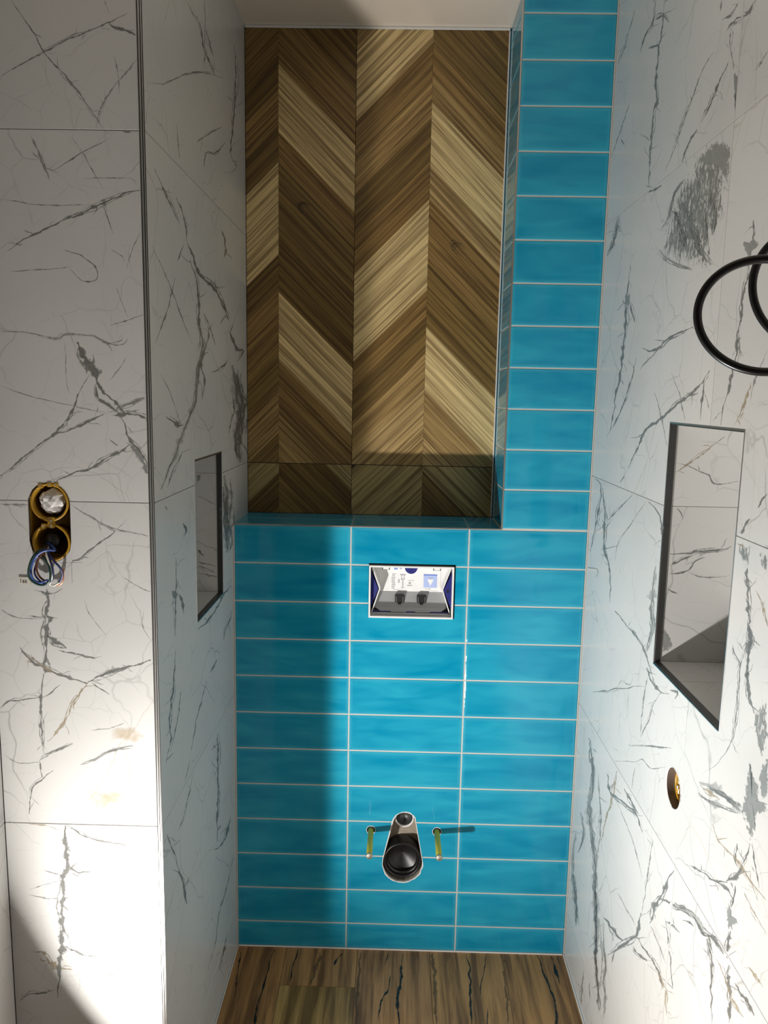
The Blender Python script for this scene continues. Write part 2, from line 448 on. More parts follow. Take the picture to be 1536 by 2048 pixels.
def trace(fr, ax, val, items, nat=True):
    out = []
    for kind, w, pts in (natural(items) if nat else items):
        if kind in 'BCS':
            P = []
            for i in range(len(pts)):
                a, b = np.array(pts[i], float), np.array(pts[(i + 1) % len(pts)], float)
                k = max(1, int(np.linalg.norm(b - a) / 6))
                for t in range(k): P.append(a + (b - a) * t / k + rng.normal(0, 1.0, 2) * (1.1 if kind != 'S' else .5))
            out.append((kind, [fr.uv(on(*p, ax, val)) for p in P], None)); continue
        C = catmull(pts, 4.0 if kind != 'p' else 30.0); n = len(C); cen, lft, rgt = [], [], []
        J = smooth_noise(n, 3, .22 + .11 * min(w, 7)) + rng.normal(0, .10 + .02 * min(w, 6), n)
        WN = np.exp(smooth_noise(n, 2, .36))
        for i, p in enumerate(C):
            t = C[min(i + 1, n - 1)] - C[max(i - 1, 0)]; t = t / (np.linalg.norm(t) + 1e-9); q = np.array([-t[1], t[0]])
            f = i / (n - 1)
            if kind == 'p': ww, j = w, 0
            else: ww = w * min(1.0, 0.22 + 3.0 * min(f, 1 - f)) * WN[i] * 1.05; j = J[i]
            c = p + q * j
            cen.append(fr.uv(on(*c, ax, val))); lft.append(fr.uv(on(*(c + q * ww / 2), ax, val))); rgt.append(fr.uv(on(*(c - q * ww / 2), ax, val)))
        out.append((kind, cen, (lft, rgt)))
    return out
def strips_for(fr, traced, a0, a1, b0, b1, holes=()):
    res = []
    cl = lambda p: np.array([min(max(p[0], a0), a1), min(max(p[1], b0), b1)])
    ok = lambda p: a0 < p[0] < a1 and b0 < p[1] < b1 and not any(h[0] < p[0] < h[1] and h[2] < p[1] < h[3] for h in holes)
    hh = 0.00012 + 0.00004 * len(res)
    for q, (kind, cen, lr) in enumerate(traced):
        h = 0.00012 + 0.000012 * (q % 11)
        if lr is None:
            cc = np.mean(cen, axis=0)
            if not ok(cc): continue
            P = [cl(p) for p in cen]; n = len(P); P.append(cl(cc))
            tri = [(i, (i + 1) % n, n) for i in range(n)]
            res.append(([fr.w(p[0], p[1], h) for p in P], tri, [[(0, 0), (0, 0), (0, 1)] for t in tri], VI[kind])); continue
        run = []
        def flush(run):
            if len(run) < 2: return
            V, F, U = [], [], []
            for k, i in enumerate(run):
                l_, r_ = cl(lr[0][i]), cl(lr[1][i]); V += [fr.w(*l_, h), fr.w(*r_, h)]
            for k in range(len(run) - 1):
                F.append((2 * k, 2 * k + 1, 2 * k + 3, 2 * k + 2)); U.append([(k * .01, 0), (k * .01, 1), (k * .01 + .01, 1), (k * .01 + .01, 0)])
            res.append((V, F, U, VI[kind]))
        for i, c in enumerate(cen):
            if ok(c): run.append(i)
            else: flush(run); run = []
        flush(run)
    return res

# ------------------------------------------------------------------ key measures (metres)
XW = 0.909            # width of the recess = three blue tiles
YP = -0.6465          # front of the marble pier
YN = 0.20             # wood wall at the back of the upper niche
XC = 0.687            # left side of the blue column
ZC = Z0 + 1.270       # ceiling
XL = -0.292           # room wall left of the pier
YB = -3.4            # wall behind the camera
RP, TH = 0.10154, 0.0985
ROWS = [0.0, Z0 - 1.062, Z0 - 0.458, Z0 + 0.142, Z0 + 0.7474, ZC]
YV = -0.7263

# ------------------------------------------------------------------ floor
floor = tag(link('floor', box_me('floor', (-2.45, YB - .05, -.06), (XW + .05, 0.0, -.0022), GROUTD)), 'brown wood-look plank floor with dark cracks', 'floor', kind='structure')
FF = Frame((0, 0, 0), (1, 0, 0), (0, 1, 0), (0, 0, 1))
xs = [XL, -0.06, 0.139, 0.336, 0.535, 0.735, XW]
ye = on(630, 1972, 2, 0.0)[1]
ends = [[-.62, -1.82], [-.95, -2.15], [ye, ye - 1.2], [-.55, -1.75], [-1.02, -2.2], [-.40, -1.6]]
fcr = [('d', 3.5, [(550, 1899), (540, 1918), (537, 1940), (528, 1965), (523, 1985), (514.5, 2012), (508.5, 2048), (500, 2090)]),
 ('d', 4, [(596, 1899), (592, 1916), (585, 1931), (580.5, 1962)]), ('d', 2.2, [(476, 1899), (481, 1907.5), (477, 1938), (473, 1968.5), (469, 1995.5)]),
 ('d', 3, [(685, 1906), (672, 1923), (668.5, 1931)]), ('d', 2.5, [(776.5, 1905), (770, 1931)]),
 ('d', 3.2, [(781, 1951), (777, 1978), (766, 1995), (759.5, 2019), (756, 2039)]),
 ('d', 5, [(805, 1907), (802, 1936), (803, 1956), (797, 1981.5), (795, 2012), (798.5, 2047), (800, 2090)]),
 ('d', 5, [(932, 1907), (938.5, 1933), (940, 1977), (941, 2012), (943, 2047), (944, 2090)]),
 ('d', 2.5, [(971, 1913), (969, 1941.5), (962, 1962.6), (961, 1992.5)]), ('d', 3, [(976, 2017), (975, 2047), (974, 2080)]),
 ('d', 4.6, [(1073, 1908), (1080, 1924), (1090.5, 1954), (1101, 1978), (1110, 2003), (1113, 2047), (1116, 2080)]),
 ('d', 3.5, [(1101, 1909), (1111.6, 1941.5), (1120, 1970)]), ('d', 2, [(1113, 1910), (1119.5, 1929)]),
 ('s', 9, [(865, 1906), (868, 1939), (871, 2047)]), ('s', 7, [(1001, 1907), (1010, 1960), (1016, 2047)]), ('s', 8, [(640, 1903), (634, 1930), (622, 1975)]),
 ('s', 8, [(722, 1906), (716, 1960), (712, 2047)])]
ftr = trace(FF, 2, 0.0, fcr, False)
FT = [(.37, .20, .068), (.34, .188, .064), (.37, .21, .076), (.34, .205, .08), (.345, .20, .074), (.36, .198, .066)]
for k in range(6):
    ys = [-0.001] + ends[k] + [YB]
    for j in range(len(ys) - 1):
        st = strips_for(FF, ftr, xs[k] + .001, xs[k + 1] - .001, ys[j + 1] + .001, ys[j] - .001)
        slab('floor_plank', FF, rect(xs[k], xs[k + 1], ys[j + 1], ys[j]), .008, [FLOORW, CRACK, CRACKS], floor, ch=.0006,
             uvf=lambda a: (a[1], a[0]), strips=st, gap=.0006, color=tuple(c * random.uniform(.93, 1.07) for c in FT[k]))

# ------------------------------------------------------------------ ceiling
ceil = tag(link('ceiling', box_me('ceiling', (-2.45, YB - .05, ZC), (XW + .05, YN, ZC + .06), CEIL)), 'cream glossy ceiling above the wood-clad niche', 'ceiling', kind='structure')

# ------------------------------------------------------------------ wall with blue tiles (cistern casing and column)
kw = []
def keyhole(c1, r1, c2, r2, grow=0.0, n=26, jag=0.0):
    (x1, z1), (x2, z2) = c1, c2; r1 += grow; r2 += grow
    d = math.hypot(x2 - x1, z2 - z1); ba = math.atan2(z2 - z1, x2 - x1); al = math.acos((r1 - r2) / d)
    P = []
    for i in range(n + 1):
        a = ba + al + (2 * math.pi - 2 * al) * i / n; P.append((x1 + r1 * math.cos(a), z1 + r1 * math.sin(a)))
    for i in range(n + 1):
        a = ba - al + 2 * al * i / n; P.append((x2 + r2 * math.cos(a), z2 + r2 * math.sin(a)))
    return [(x + random.uniform(-jag, jag), z + random.uniform(-jag, jag)) for x, z in P]
KEY = keyhole((.4580, Z0 - .8130), .0305, (.4545, Z0 - .9330), .0545, jag=.0008)
def prism(name, poly, y0, y1, m):
    return loft(name, [[(x, y0, z) for x, z in poly], [(x, y1, z) for x, z in poly]], m, smooth=False)
FLUSH = (.3500, .5735, Z0 - .2400, Z0 - .0960)
c_flush = box_me('c', (FLUSH[0], -.05, FLUSH[2]), (FLUSH[1], .095, FLUSH[3]), MORTAR)
c_key = prism('c', KEY, -.05, .055, MORTAR)
wb = box_me('wall_back', (0.0, .0012, 0.0), (XW + .05, YN, Z0 - .0012), GROUT)
wb = cut(wb, [c_flush, c_key])
wall_back = tag(link('wall_back', wb), 'cistern casing wall of glazed turquoise tiles with ledge', 'wall', kind='structure')
FB = Frame((0, 0, Z0), (1, 0, 0), (0, 0, 1), (0, -1, 0))
BR = [(0.0, -.007), (0.0, -.0016), (.0006, -.0007), (.0022, -.0001), (.010, 0.0)]
def blue_piece(a0, a1, b0, b1, fr, parent, cutters=None):
    return slab('wall_tile', fr, rect(a0, a1, b0, b1), .007, [BLUE, MORTAR], parent, rings=BR, edge=True, cutters=cutters)
full = None
for r in range(12):
    zt = -r * RP - .003 if r == 0 else -r * RP - .0015
    zb = -(r + 1) * RP + .0015 if r < 11 else -Z0 + .004
    for c in range(3):
        a0, a1 = c * .303 + (.002 if c == 0 else .0015), (c + 1) * .303 - (.0025 if c == 2 else .0015)
        cs = []
        if c == 1 and r in (0, 1, 2): cs = [c_flush]
        if c == 1 and r in (7, 8, 9): cs = [c_key]
        if full and not cs and 0 < r < 11 and c == 1 and 'm' in kw:
            o = link('wall_tile', full.data, wall_back, FB.w((a0 + a1) / 2, (zt + zb) / 2))
        else:
            o = blue_piece(a0, a1, zb, zt, FB, wall_back, cs)
            if c == 1 and r == 3: full = o; kw.append('m')
# column beside the niche
colm = link('column_core', box_me('column_core', (XC + .0012, .0012, Z0 - .0012), (XW + .05, YN, ZC), GROUT), wall_back)
for r in range(13):
    zb, zt = r * RP + .0015, min((r + 1) * RP - .0015, ZC - Z0 - .001)
    if r == 0: zb = .002
    blue_piece(XC + .0035, XW - .0025, zb, zt, FB, wall_back)
FJ = Frame((XC, 0, Z0), (0, 1, 0), (0, 0, 1), (-1, 0, 0))
for r in range(13):
    blue_piece(.0035, YN - .002, r * RP + .0012, min((r + 1) * RP - .0012, ZC - Z0 - .001), FJ, wall_back)
FLG = Frame((0, 0, Z0), (1, 0, 0), (0, 1, 0), (0, 0, 1))
for c in range(3):
    for j in range(2):
        blue_piece(c * .303 + .0005, min((c + 1) * .303, XC) - .0005, .0035 if j == 0 else .1022, .1012 if j == 0 else YN - .002, FLG, wall_back)
# white raw edge round the two openings
def rim(name, poly, w, m, y=-.0006, jag=.0):
    n = len(poly); cx = sum(p[0] for p in poly) / n; V, F = [], []
    for k, (x, z) in enumerate(poly):
        x0, z0 = poly[k - 1]; x2, z2 = poly[(k + 1) % n]; t = Vector((x2 - x0, z2 - z0)).normalized(); q = Vector((t.y, -t.x))
        ww = w * random.uniform(1 - jag, 1 + jag)
        V += [(x - q.x * .0006, y, z - q.y * .0006), (x + q.x * ww, y, z + q.y * ww), (x - q.x * .0006, y + .006, z - q.y * .0006), (x + q.x * ww, y + .004, z + q.y * ww)]
    for k in range(n):
        a, b = 4 * k, 4 * ((k + 1) % n)
        F += [(a, b, b + 1, a + 1), (a + 2, b + 2, b, a), (a + 1, b + 1, b + 3, a + 3)]
    return link(name, mesh(name, V, F, m), wall_back)
rim('cut_edge', KEY, .0018, CAULK, jag=.6)
# metal edge profiles
trim1 = tag(link('trim_1', box_me('trim_1', (0.001, -.0012, Z0 - .0022), (XC + .002, .0034, Z0 + .0008), STEEL, .0004, 1)), 'thin white edge profile along the front of the tiled ledge', 'trim', kind='structure')
trim2 = tag(link('trim_2', box_me('trim_2', (XC - .0010, -.0012, Z0 + .0008), (XC + .0024, .0034, ZC - .001), STEEL, .0004, 1)), 'thin upright edge profile on the corner of the blue column', 'trim', kind='structure')

# ------------------------------------------------------------------ wood wall of the niche
wall_n = tag(link('wall_niche', box_me('wall_niche', (-.05, YN + .0015, Z0 - .05), (XW + .05, YN + .08, ZC + .06), DARKGROUT)), 'niche back wall of wood-look chevron boards in mixed browns', 'wall', kind='structure')
FW = Frame((0, YN, 0), (1, 0, 0), (0, 0, 1), (0, -1, 0))
zpx = lambda x, y: on(x, y, 1, YN)[2]
ZJ = zpx(600, 927)
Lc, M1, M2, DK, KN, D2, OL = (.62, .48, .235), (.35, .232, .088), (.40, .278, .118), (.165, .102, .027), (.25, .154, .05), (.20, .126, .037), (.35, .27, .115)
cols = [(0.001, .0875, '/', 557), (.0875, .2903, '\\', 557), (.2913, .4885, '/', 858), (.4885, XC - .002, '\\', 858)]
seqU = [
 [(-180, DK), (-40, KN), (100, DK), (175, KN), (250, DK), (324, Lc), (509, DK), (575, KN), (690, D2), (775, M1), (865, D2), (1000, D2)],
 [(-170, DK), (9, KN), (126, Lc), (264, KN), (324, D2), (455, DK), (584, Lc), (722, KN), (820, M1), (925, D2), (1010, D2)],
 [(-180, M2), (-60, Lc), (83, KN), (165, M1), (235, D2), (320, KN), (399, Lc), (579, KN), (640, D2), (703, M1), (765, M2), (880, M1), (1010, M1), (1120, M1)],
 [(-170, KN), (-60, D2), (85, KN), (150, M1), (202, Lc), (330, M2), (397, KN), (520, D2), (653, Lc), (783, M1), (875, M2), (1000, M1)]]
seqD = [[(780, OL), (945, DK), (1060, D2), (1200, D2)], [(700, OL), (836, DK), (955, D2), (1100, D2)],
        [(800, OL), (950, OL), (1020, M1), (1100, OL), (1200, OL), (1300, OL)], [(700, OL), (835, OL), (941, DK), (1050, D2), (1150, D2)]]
S_ = 0.985
def arc(cx_, cy_, a_, b_, rot_, t0, t1, n=9):
    c_, s__ = math.cos(rot_), math.sin(rot_)
    return [(cx_ + a_ * math.cos(t) * c_ - b_ * math.sin(t) * s__, cy_ + a_ * math.cos(t) * s__ + b_ * math.sin(t) * c_) for t in np.linspace(t0, t1, n)]
knots = []
for kx, ky in ((605, 413), (911, 491)):
    for q_, (a_, b_) in enumerate(((4, 3), (9, 6), (14, 8.5), (21, 10))): knots.append(('s', 3.2 - .4 * q_, arc(kx + 2 * q_, ky + 2 * q_, a_, b_, .78, .4, 5.6)))
    knots.append(('d', 3.0, [(kx - 1, ky), (kx + 3, ky + 2)]))
knots += [('d', 3.5, [(941.6, 843), (944, 845)]), ('d', 5, [(917.5, 873), (921, 876)]), ('d', 2.5, [(948, 472), (950, 474)])]
tK = trace(FW, 1, YN, knots, False)
def inside(P, c):
    return all((P[(i + 1) % len(P)][0] - P[i][0]) * (c[1] - P[i][1]) - (P[(i + 1) % len(P)][1] - P[i][1]) * (c[0] - P[i][0]) > 0 for i in range(len(P)))
for (x0, x1, d, rx), up, dn in zip(cols, seqU, seqD):
    for seq, b0, b1 in ((up, ZJ + .0009, ZC - .001), (dn, Z0 + .0005, ZJ - .0009)):
        for k in range(len(seq) - 1):
            zt, zb, col = zpx(rx, seq[k][0]), zpx(rx, seq[k + 1][0]), seq[k][1]
            P = rect(x0, x1, b0, b1)
            if d == '/':
                nrm = np.array([-S_, 1.0]); pt, pb = np.array([x1, zt]), np.array([x1, zb]); gd = np.array([1.0, S_])
            else:
                nrm = np.array([S_, 1.0]); pt, pb = np.array([x0, zt]), np.array([x0, zb]); gd = np.array([1.0, -S_])
            P = clip_half(P, pb, nrm)
            if len(P) >= 3: P = clip_half(P, pt, -nrm)
            if len(P) < 3: continue
            ar = 0.5 * abs(sum(P[i][0] * P[(i + 1) % len(P)][1] - P[(i + 1) % len(P)][0] * P[i][1] for i in range(len(P))))
            if ar < 2e-5: continue
            g = gd / np.linalg.norm(gd); h = np.array([-g[1], g[0]])
            j = random.uniform(.92, 1.08)
            mine = [t for t in tK if inside(P, np.mean(t[1], axis=0))]
            st = strips_for(FW, mine, x0, x1, b0, b1) if mine else ()
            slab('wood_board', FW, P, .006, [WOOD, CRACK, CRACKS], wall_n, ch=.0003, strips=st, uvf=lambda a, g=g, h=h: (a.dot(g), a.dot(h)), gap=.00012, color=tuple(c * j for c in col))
# light bead under the ceiling and sealant up the right edge
trim3 = tag(link('trim_3', box_me('trim_3', (0.001, YN - .006, ZC - .006), (XC - .002, YN - .0002, ZC - .0002), CAULK, .0015)), 'cream bead where the glossy ceiling meets the wood boards', 'trim', kind='structure')
trim4 = tag(link('trim_4', box_me('trim_4', (XC - .005, YN - .004, Z0 + .001), (XC - .0012, YN - .0002, ZC - .007), CAULK, .001)), 'pale sealant line between wood boards and blue jamb', 'trim', kind='structure')

# ------------------------------------------------------------------ right marble wall
NR = (-.852, -.546, Z0 - .157, Z0 + .2925)      # niche: y0 y1 z0 z1
ND = .16
c_nr = box_me('c', (XW - .05, NR[0], NR[2]), (XW + ND + .008, NR[1], NR[3]), MORTAR)
HR = (-.690, Z0 - .334); hr = .0355
def cyl_x(x0, x1, y, z, r, m, n=36, jag=0.0):
    rr = [r + random.uniform(-jag, jag) for _ in range(n)]
    ring = lambda x: [(x, y + rr[i] * math.cos(2 * math.pi * i / n), z + rr[i] * math.sin(2 * math.pi * i / n)) for i in range(n)]
    return loft('c', [ring(x0), ring(x1)], m, smooth=False)
c_hr = cyl_x(XW - .05, XW + .06, HR[0], HR[1], hr, MORTAR, jag=.0006)
wr = cut(box_me('wall_right', (XW + .0018, YB - .05, 0), (XW + .24, 0.0, ZC), GROUT), [c_nr, c_hr])
wall_right = tag(link('wall_right', wr), 'right wall of white marble-look tiles with grey veins', 'wall', kind='structure')
FR = Frame((XW, 0, 0), (0, 1, 0), (0, 0, 1), (-1, 0, 0))
VR = [('d',4,[(1330,0),(1326,35),(1324,63),(1318,91),(1316,122),(1311,157),(1314,195),(1307,230),(1304,262),(1300,297),(1298,352),(1297,375)]),
('d',6,[(1311,38),(1326,31),(1338,45)]),('d',5,[(1297,98),(1318,87)]),('d',3.5,[(1311,0),(1304,45),(1290,73),(1279,108)]),('s',2.5,[(1256,73),(1248,98),(1237,126)]),
('s',2.5,[(1427,105),(1401,150),(1387,192),(1370,237),(1349,297),(1331,342)]),('d',3.5,[(1457,126),(1436,171),(1422,206),(1403,244)]),('d',3.5,[(1394,258),(1377,290),(1361,328)]),
('s',3,[(1443,0),(1441,22)]),('d',3,[(1480,3),(1468,22),(1459,32),(1444,40)]),('d',5,[(1512,0),(1500,18),(1493,29),(1475,37),(1465,47),(1453,63)]),
('s',3,[(1462,56),(1460,76),(1463,108),(1468,139)]),('B',0,[(1468,141),(1480,143),(1477,176),(1474,205),(1471.5,224),(1468.5,176)]),
('s',2.5,[(1535,102),(1522,126),(1512,143)]),('d',3,[(1241,279),(1249,290)]),('s',1.8,[(1223,314),(1241,262),(1262,200)]),('s',2,[(1270,20),(1262,50),(1250,85)]),
('C',0,[(1426,276),(1454,276),(1466,290),(1457,377),(1454,419),(1447,440),(1424,482),(1419,544),(1401,530),(1380,482),(1356,436),(1335,419),(1349,377),(1370,349),(1387,335),(1384,311)]),
('B',0,[(1433,279),(1464,293),(1457,370),(1445,345),(1440,335),(1419,331),(1391,321)]),('C',0,[(1335,420),(1370,350),(1400,380),(1395,470),(1420,545),(1360,535),(1320,505)]),
('c',6,[(1324,461),(1338,433),(1349,387),(1370,359)]),('c',6,[(1317,502),(1342,523),(1370,534),(1384,537)]),('c',10,[(1377,447),(1394,488),(1412,516),(1422,530)]),
('c',12,[(1360,400),(1375,440),(1390,470),(1400,500)]),('c',9,[(1420,350),(1425,400),(1430,440),(1424,470)]),('c',9,[(1345,420),(1362,455),(1372,500)]),
('d',4,[(1297,384),(1302,383),(1324,372)]),('d',4,[(1262,530),(1256,572),(1253,600),(1251,645),(1246,698),(1241,748),(1230,800),(1223,852),(1215,873)]),
('B',0,[(1249,588),(1259,586),(1262,602),(1257,615),(1251,612)]),('d',3,[(1260,604),(1269,645)]),('d',3,[(1272,716),(1262,762),(1241,824),(1223,859)]),
('c',6,[(1237,433),(1227,482),(1216,513)]),('d',6,[(1387,653),(1356,667),(1335,678),(1318,695),(1297,702),(1283,695)]),('s',2.5,[(1324,692),(1300,716),(1279,741)]),
('d',5,[(1419,741),(1401,769),(1377,793),(1356,807),(1321,838),(1297,856),(1283,877),(1272,901),(1256,936)]),('d',3,[(1248,950),(1241,966)]),
('s',2,[(1307,779),(1318,814),(1335,894)]),('s',2,[(1342,744),(1359,790),(1370,842)]),('d',3,[(1408,762),(1401,840)]),('s',2,[(1408,783),(1419,818)]),
('d',4,[(1507,440),(1507,476),(1511,482)]),('B',0,[(1483.5,484),(1499,482),(1506,476),(1514,482),(1519,491),(1504,503),(1501,513),(1494,513),(1489,501)]),
('d',5,[(1497,518),(1497,549),(1489,580),(1485,612),(1482,647),(1475,669),(1472,711),(1466,737),(1457,783),(1446,817),(1441,850)]),('t',5,[(1502,765),(1488,807),(1470,850)]),
('d',7,[(1534,988),(1516,1016)]),('d',6,[(1499,1037),(1482,1068)]),('s',2,[(1536,700),(1510,760),(1500,800)]),
('d',3.5,[(1188,956),(1202,975),(1195,1034),(1181,1104)]),('d',4,[(1206,975),(1209,1034),(1209,1097),(1220,1139),(1220,1205)]),('d',2.5,[(1265,990),(1216,1041)]),
('s',2,[(1293,1003),(1265,1044),(1237,1086),(1230,1121)]),('d',4,[(1297,1003),(1321,1034),(1323,1086)]),('d',3,[(1230,1222),(1276,1278),(1290,1306),(1304,1348)]),
('c',7,[(1311,1132),(1304,1208),(1304,1261),(1290,1313)]),('s',2,[(1174,1135),(1195,1139),(1192,1156)]),('s',2,[(1200,1100),(1240,1090)]),
('d',6,[(1493,1150),(1497,1174),(1495,1192),(1497,1219),(1499,1254),(1500,1280),(1495,1315),(1495,1349),(1500,1392),(1509,1427)]),('d',8,[(1498,1250),(1500,1280),(1497,1310)]),
('t',3,[(1512,1181),(1525,1209),(1536,1254)]),('d',2.5,[(1466,1289),(1467,1301),(1482,1330)]),('d',2.5,[(1493,1285),(1486,1315),(1481,1332),(1478,1366),(1473,1427),(1466,1467),(1459,1496)]),
('C',0,[(1472,1087),(1488,1084),(1500,1094),(1502,1110),(1497,1133),(1484,1122),(1476,1101)]),('d',5,[(1494,1135),(1493,1163),(1500,1180)]),('C',0,[(1518,1103),(1536,1108),(1536,1150),(1522,1138)]),
('t',4,[(1474,1088),(1488,1092)]),('d',3,[(1183,1384),(1212,1382),(1234,1377),(1256,1377),(1270,1373),(1292,1373)]),('d',5,[(1292,1336),(1303,1362),(1321,1384),(1340,1388)]),('d',4,[(1340,1380),(1355,1386),(1350,1398)]),
('s',2.5,[(1321,1388),(1307,1409),(1299,1435),(1281,1475)]),('s',2,[(1296,1355),(1288,1395),(1281,1468)]),('c',4,[(1256,1490),(1285,1492),(1310,1493),(1343,1497)]),
('s',2,[(1226,1523),(1270,1523),(1285,1519),(1303,1537),(1332,1534)]),('s',2,[(1270,1534),(1263,1577)]),('d',4,[(1500,1300),(1493,1347),(1500,1402),(1518,1424)]),
('C',0,[(1504,1420),(1536,1395),(1536,1505),(1526,1526),(1511,1490)]),('B',0,[(1499.5,1512),(1504,1548),(1518,1570),(1518,1603),(1536,1607),(1536,1625),(1515,1629),(1511,1661),(1500,1687),(1491,1650),(1482,1625),(1487,1592)]),
('B',0,[(1516,1560),(1524,1530),(1536,1515),(1536,1590),(1526,1600)]),('c',12,[(1398,1563),(1420,1574),(1445,1588),(1467,1607),(1486,1625)]),('c',7,[(1394,1588),(1431,1610),(1482,1629)]),('t',5,[(1400,1570),(1425,1590),(1440,1600)]),
('s',2,[(1405,1548),(1438,1523),(1467,1475),(1478,1410),(1478,1336)]),('d',4,[(1500,1687),(1493,1713),(1482,1731)]),('d',4,[(1475,1687),(1471,1720),(1478,1738)]),
('d',4.5,[(1380,1731),(1402,1742),(1427,1760),(1456,1764)]),('d',4,[(1427,1760),(1453,1778),(1467,1800)]),('d',11,[(1453,1764),(1475,1749),(1486,1731)]),('d',5,[(1471,1771),(1465,1808),(1462,1815)]),
('B',0,[(1453,1815),(1459,1808),(1464,1820),(1463,1832),(1476,1838),(1476,1848),(1465,1850),(1465,1862),(1455,1860)]),('d',8,[(1459,1862),(1456,1899),(1454,1917)]),('d',5,[(1424,1870),(1438,1884),(1452,1904)]),
('t',3,[(1424,1647),(1438,1683),(1467,1713),(1489,1745),(1511,1775),(1533,1800)]),('t',2.5,[(1431,1680),(1456,1676)]),('t',2.5,[(1489,1786),(1510,1830),(1536,1870)]),('t',2.5,[(1478,1720),(1500,1760),(1515,1800)]),('t',3,[(1497,1932),(1510,1950),(1526,1975)]),
('d',2.5,[(1504,1687),(1518,1775)]),('c',9,[(1179,1475),(1186,1537),(1179,1610),(1183,1665),(1190,1720),(1190,1775),(1193.5,1848),(1192,1921),(1197,1975),(1201,2026)]),
('d',5,[(1180,1480),(1186,1545),(1183,1600)]),('d',4,[(1190,1740),(1193,1830),(1192,1921),(1198,1990)]),('c',8,[(1150,1665),(1146,1738),(1150,1793),(1153,1851)]),('c',5,[(1161,1625),(1168,1669),(1157,1705)]),('s',3,[(1197,1548),(1201,1650),(1193,1720)]),
('t',4,[(1234,1541),(1226,1592),(1212,1640),(1201,1683)]),('d',4.5,[(1215,1548),(1219,1581),(1234,1596),(1270,1625),(1285,1665)]),('d',4,[(1248,1577),(1263,1603),(1277,1629)]),('s',1.6,[(1234,1603),(1266,1683),(1285,1756)]),
('d',6,[(1348,1740),(1338,1755),(1330,1777),(1320,1796),(1309,1816),(1303,1841),(1299,1847)]),('d',4,[(1320,1798),(1340,1806),(1350,1812)]),('c',10,[(1342,1802),(1352,1814),(1367,1816),(1379,1826),(1390,1837)]),
('s',2.5,[(1308,1678),(1303,1699),(1297,1738),(1291,1787),(1283,1826)]),('d',7,[(1283,1826),(1277,1851),(1272,1869),(1256,1884),(1242,1892),(1227,1902),(1215,1910)]),('d',6,[(1207,1834),(1219,1849),(1234.5,1871),(1246,1882)]),
('s',2,[(1234.5,1785),(1254,1820),(1272,1853)]),('d',4,[(1275.5,1875),(1285,1894),(1297,1910),(1309,1927),(1318.5,1951),(1326,1978)]),('t',4,[(1315,1940),(1322,1960),(1330,1985),(1332,2030)]),('d',4,[(1266,1892),(1275.5,1906),(1295,1923)]),
('d',3.5,[(1330,1835.5),(1336,1875),(1342,1933),(1346,1978)]),('d',3,[(1332,1843),(1346,1851),(1359.5,1865)]),('s',2,[(1301,1853),(1315,1884),(1332,1927)]),('s',2,[(1346,1978),(1325,1955)]),
('c',6,[(1207,1845),(1207,1900),(1211,1933),(1207,1962.5),(1209,2001.5),(1205,2038)]),('s',3,[(1168,1939),(1164,1982),(1162,2010)]),('s',3,[(1178,1962),(1180,1998)]),('d',3,[(1365,1841),(1379,1845),(1389,1853)]),
('c',9,[(1380,1821),(1396,1845),(1412,1867),(1428,1876),(1450,1906)]),('d',4,[(1415,1888),(1423,1915),(1423,1955),(1424,2008),(1423,2046)]),('d',5,[(1458,1930),(1455,1950),(1460,1982),(1459,2046)]),
('t',3,[(1433.5,1917),(1452,1960),(1468,2003),(1487,2035)]),('d',6,[(1471,1965),(1484,1990),(1498,2008),(1508,2032)]),('c',8,[(1415,1872),(1420,1890),(1425,1908)])]
tR = trace(FR, 0, XW, VR)
for i in range(5):
    for j, (y0, y1) in enumerate(((YV, -.0005), (YV - 1.2, YV), (YB, YV - 1.2))):
        z0, z1 = ROWS[i], ROWS[i + 1]
        cs = []
        if j < 2 and i in (2, 3): cs.append(c_nr)
        if j == 0 and i == 2: cs.append(c_hr)
        st = strips_for(FR, tR, y0 + .0008, y1 - .0008, z0 + .0012, z1 - .0012, holes=[(NR[0] - .004, NR[1] + .004, NR[2] - .004, NR[3] + .004), (HR[0] - .036, HR[0] + .036, HR[1] - .036, HR[1] + .036)])
        slab('marble_tile', FR, rect(y0, y1, z0, z1), .008, VM, wall_right, ch=.00012, strips=st, cutters=cs, gap=.0006)

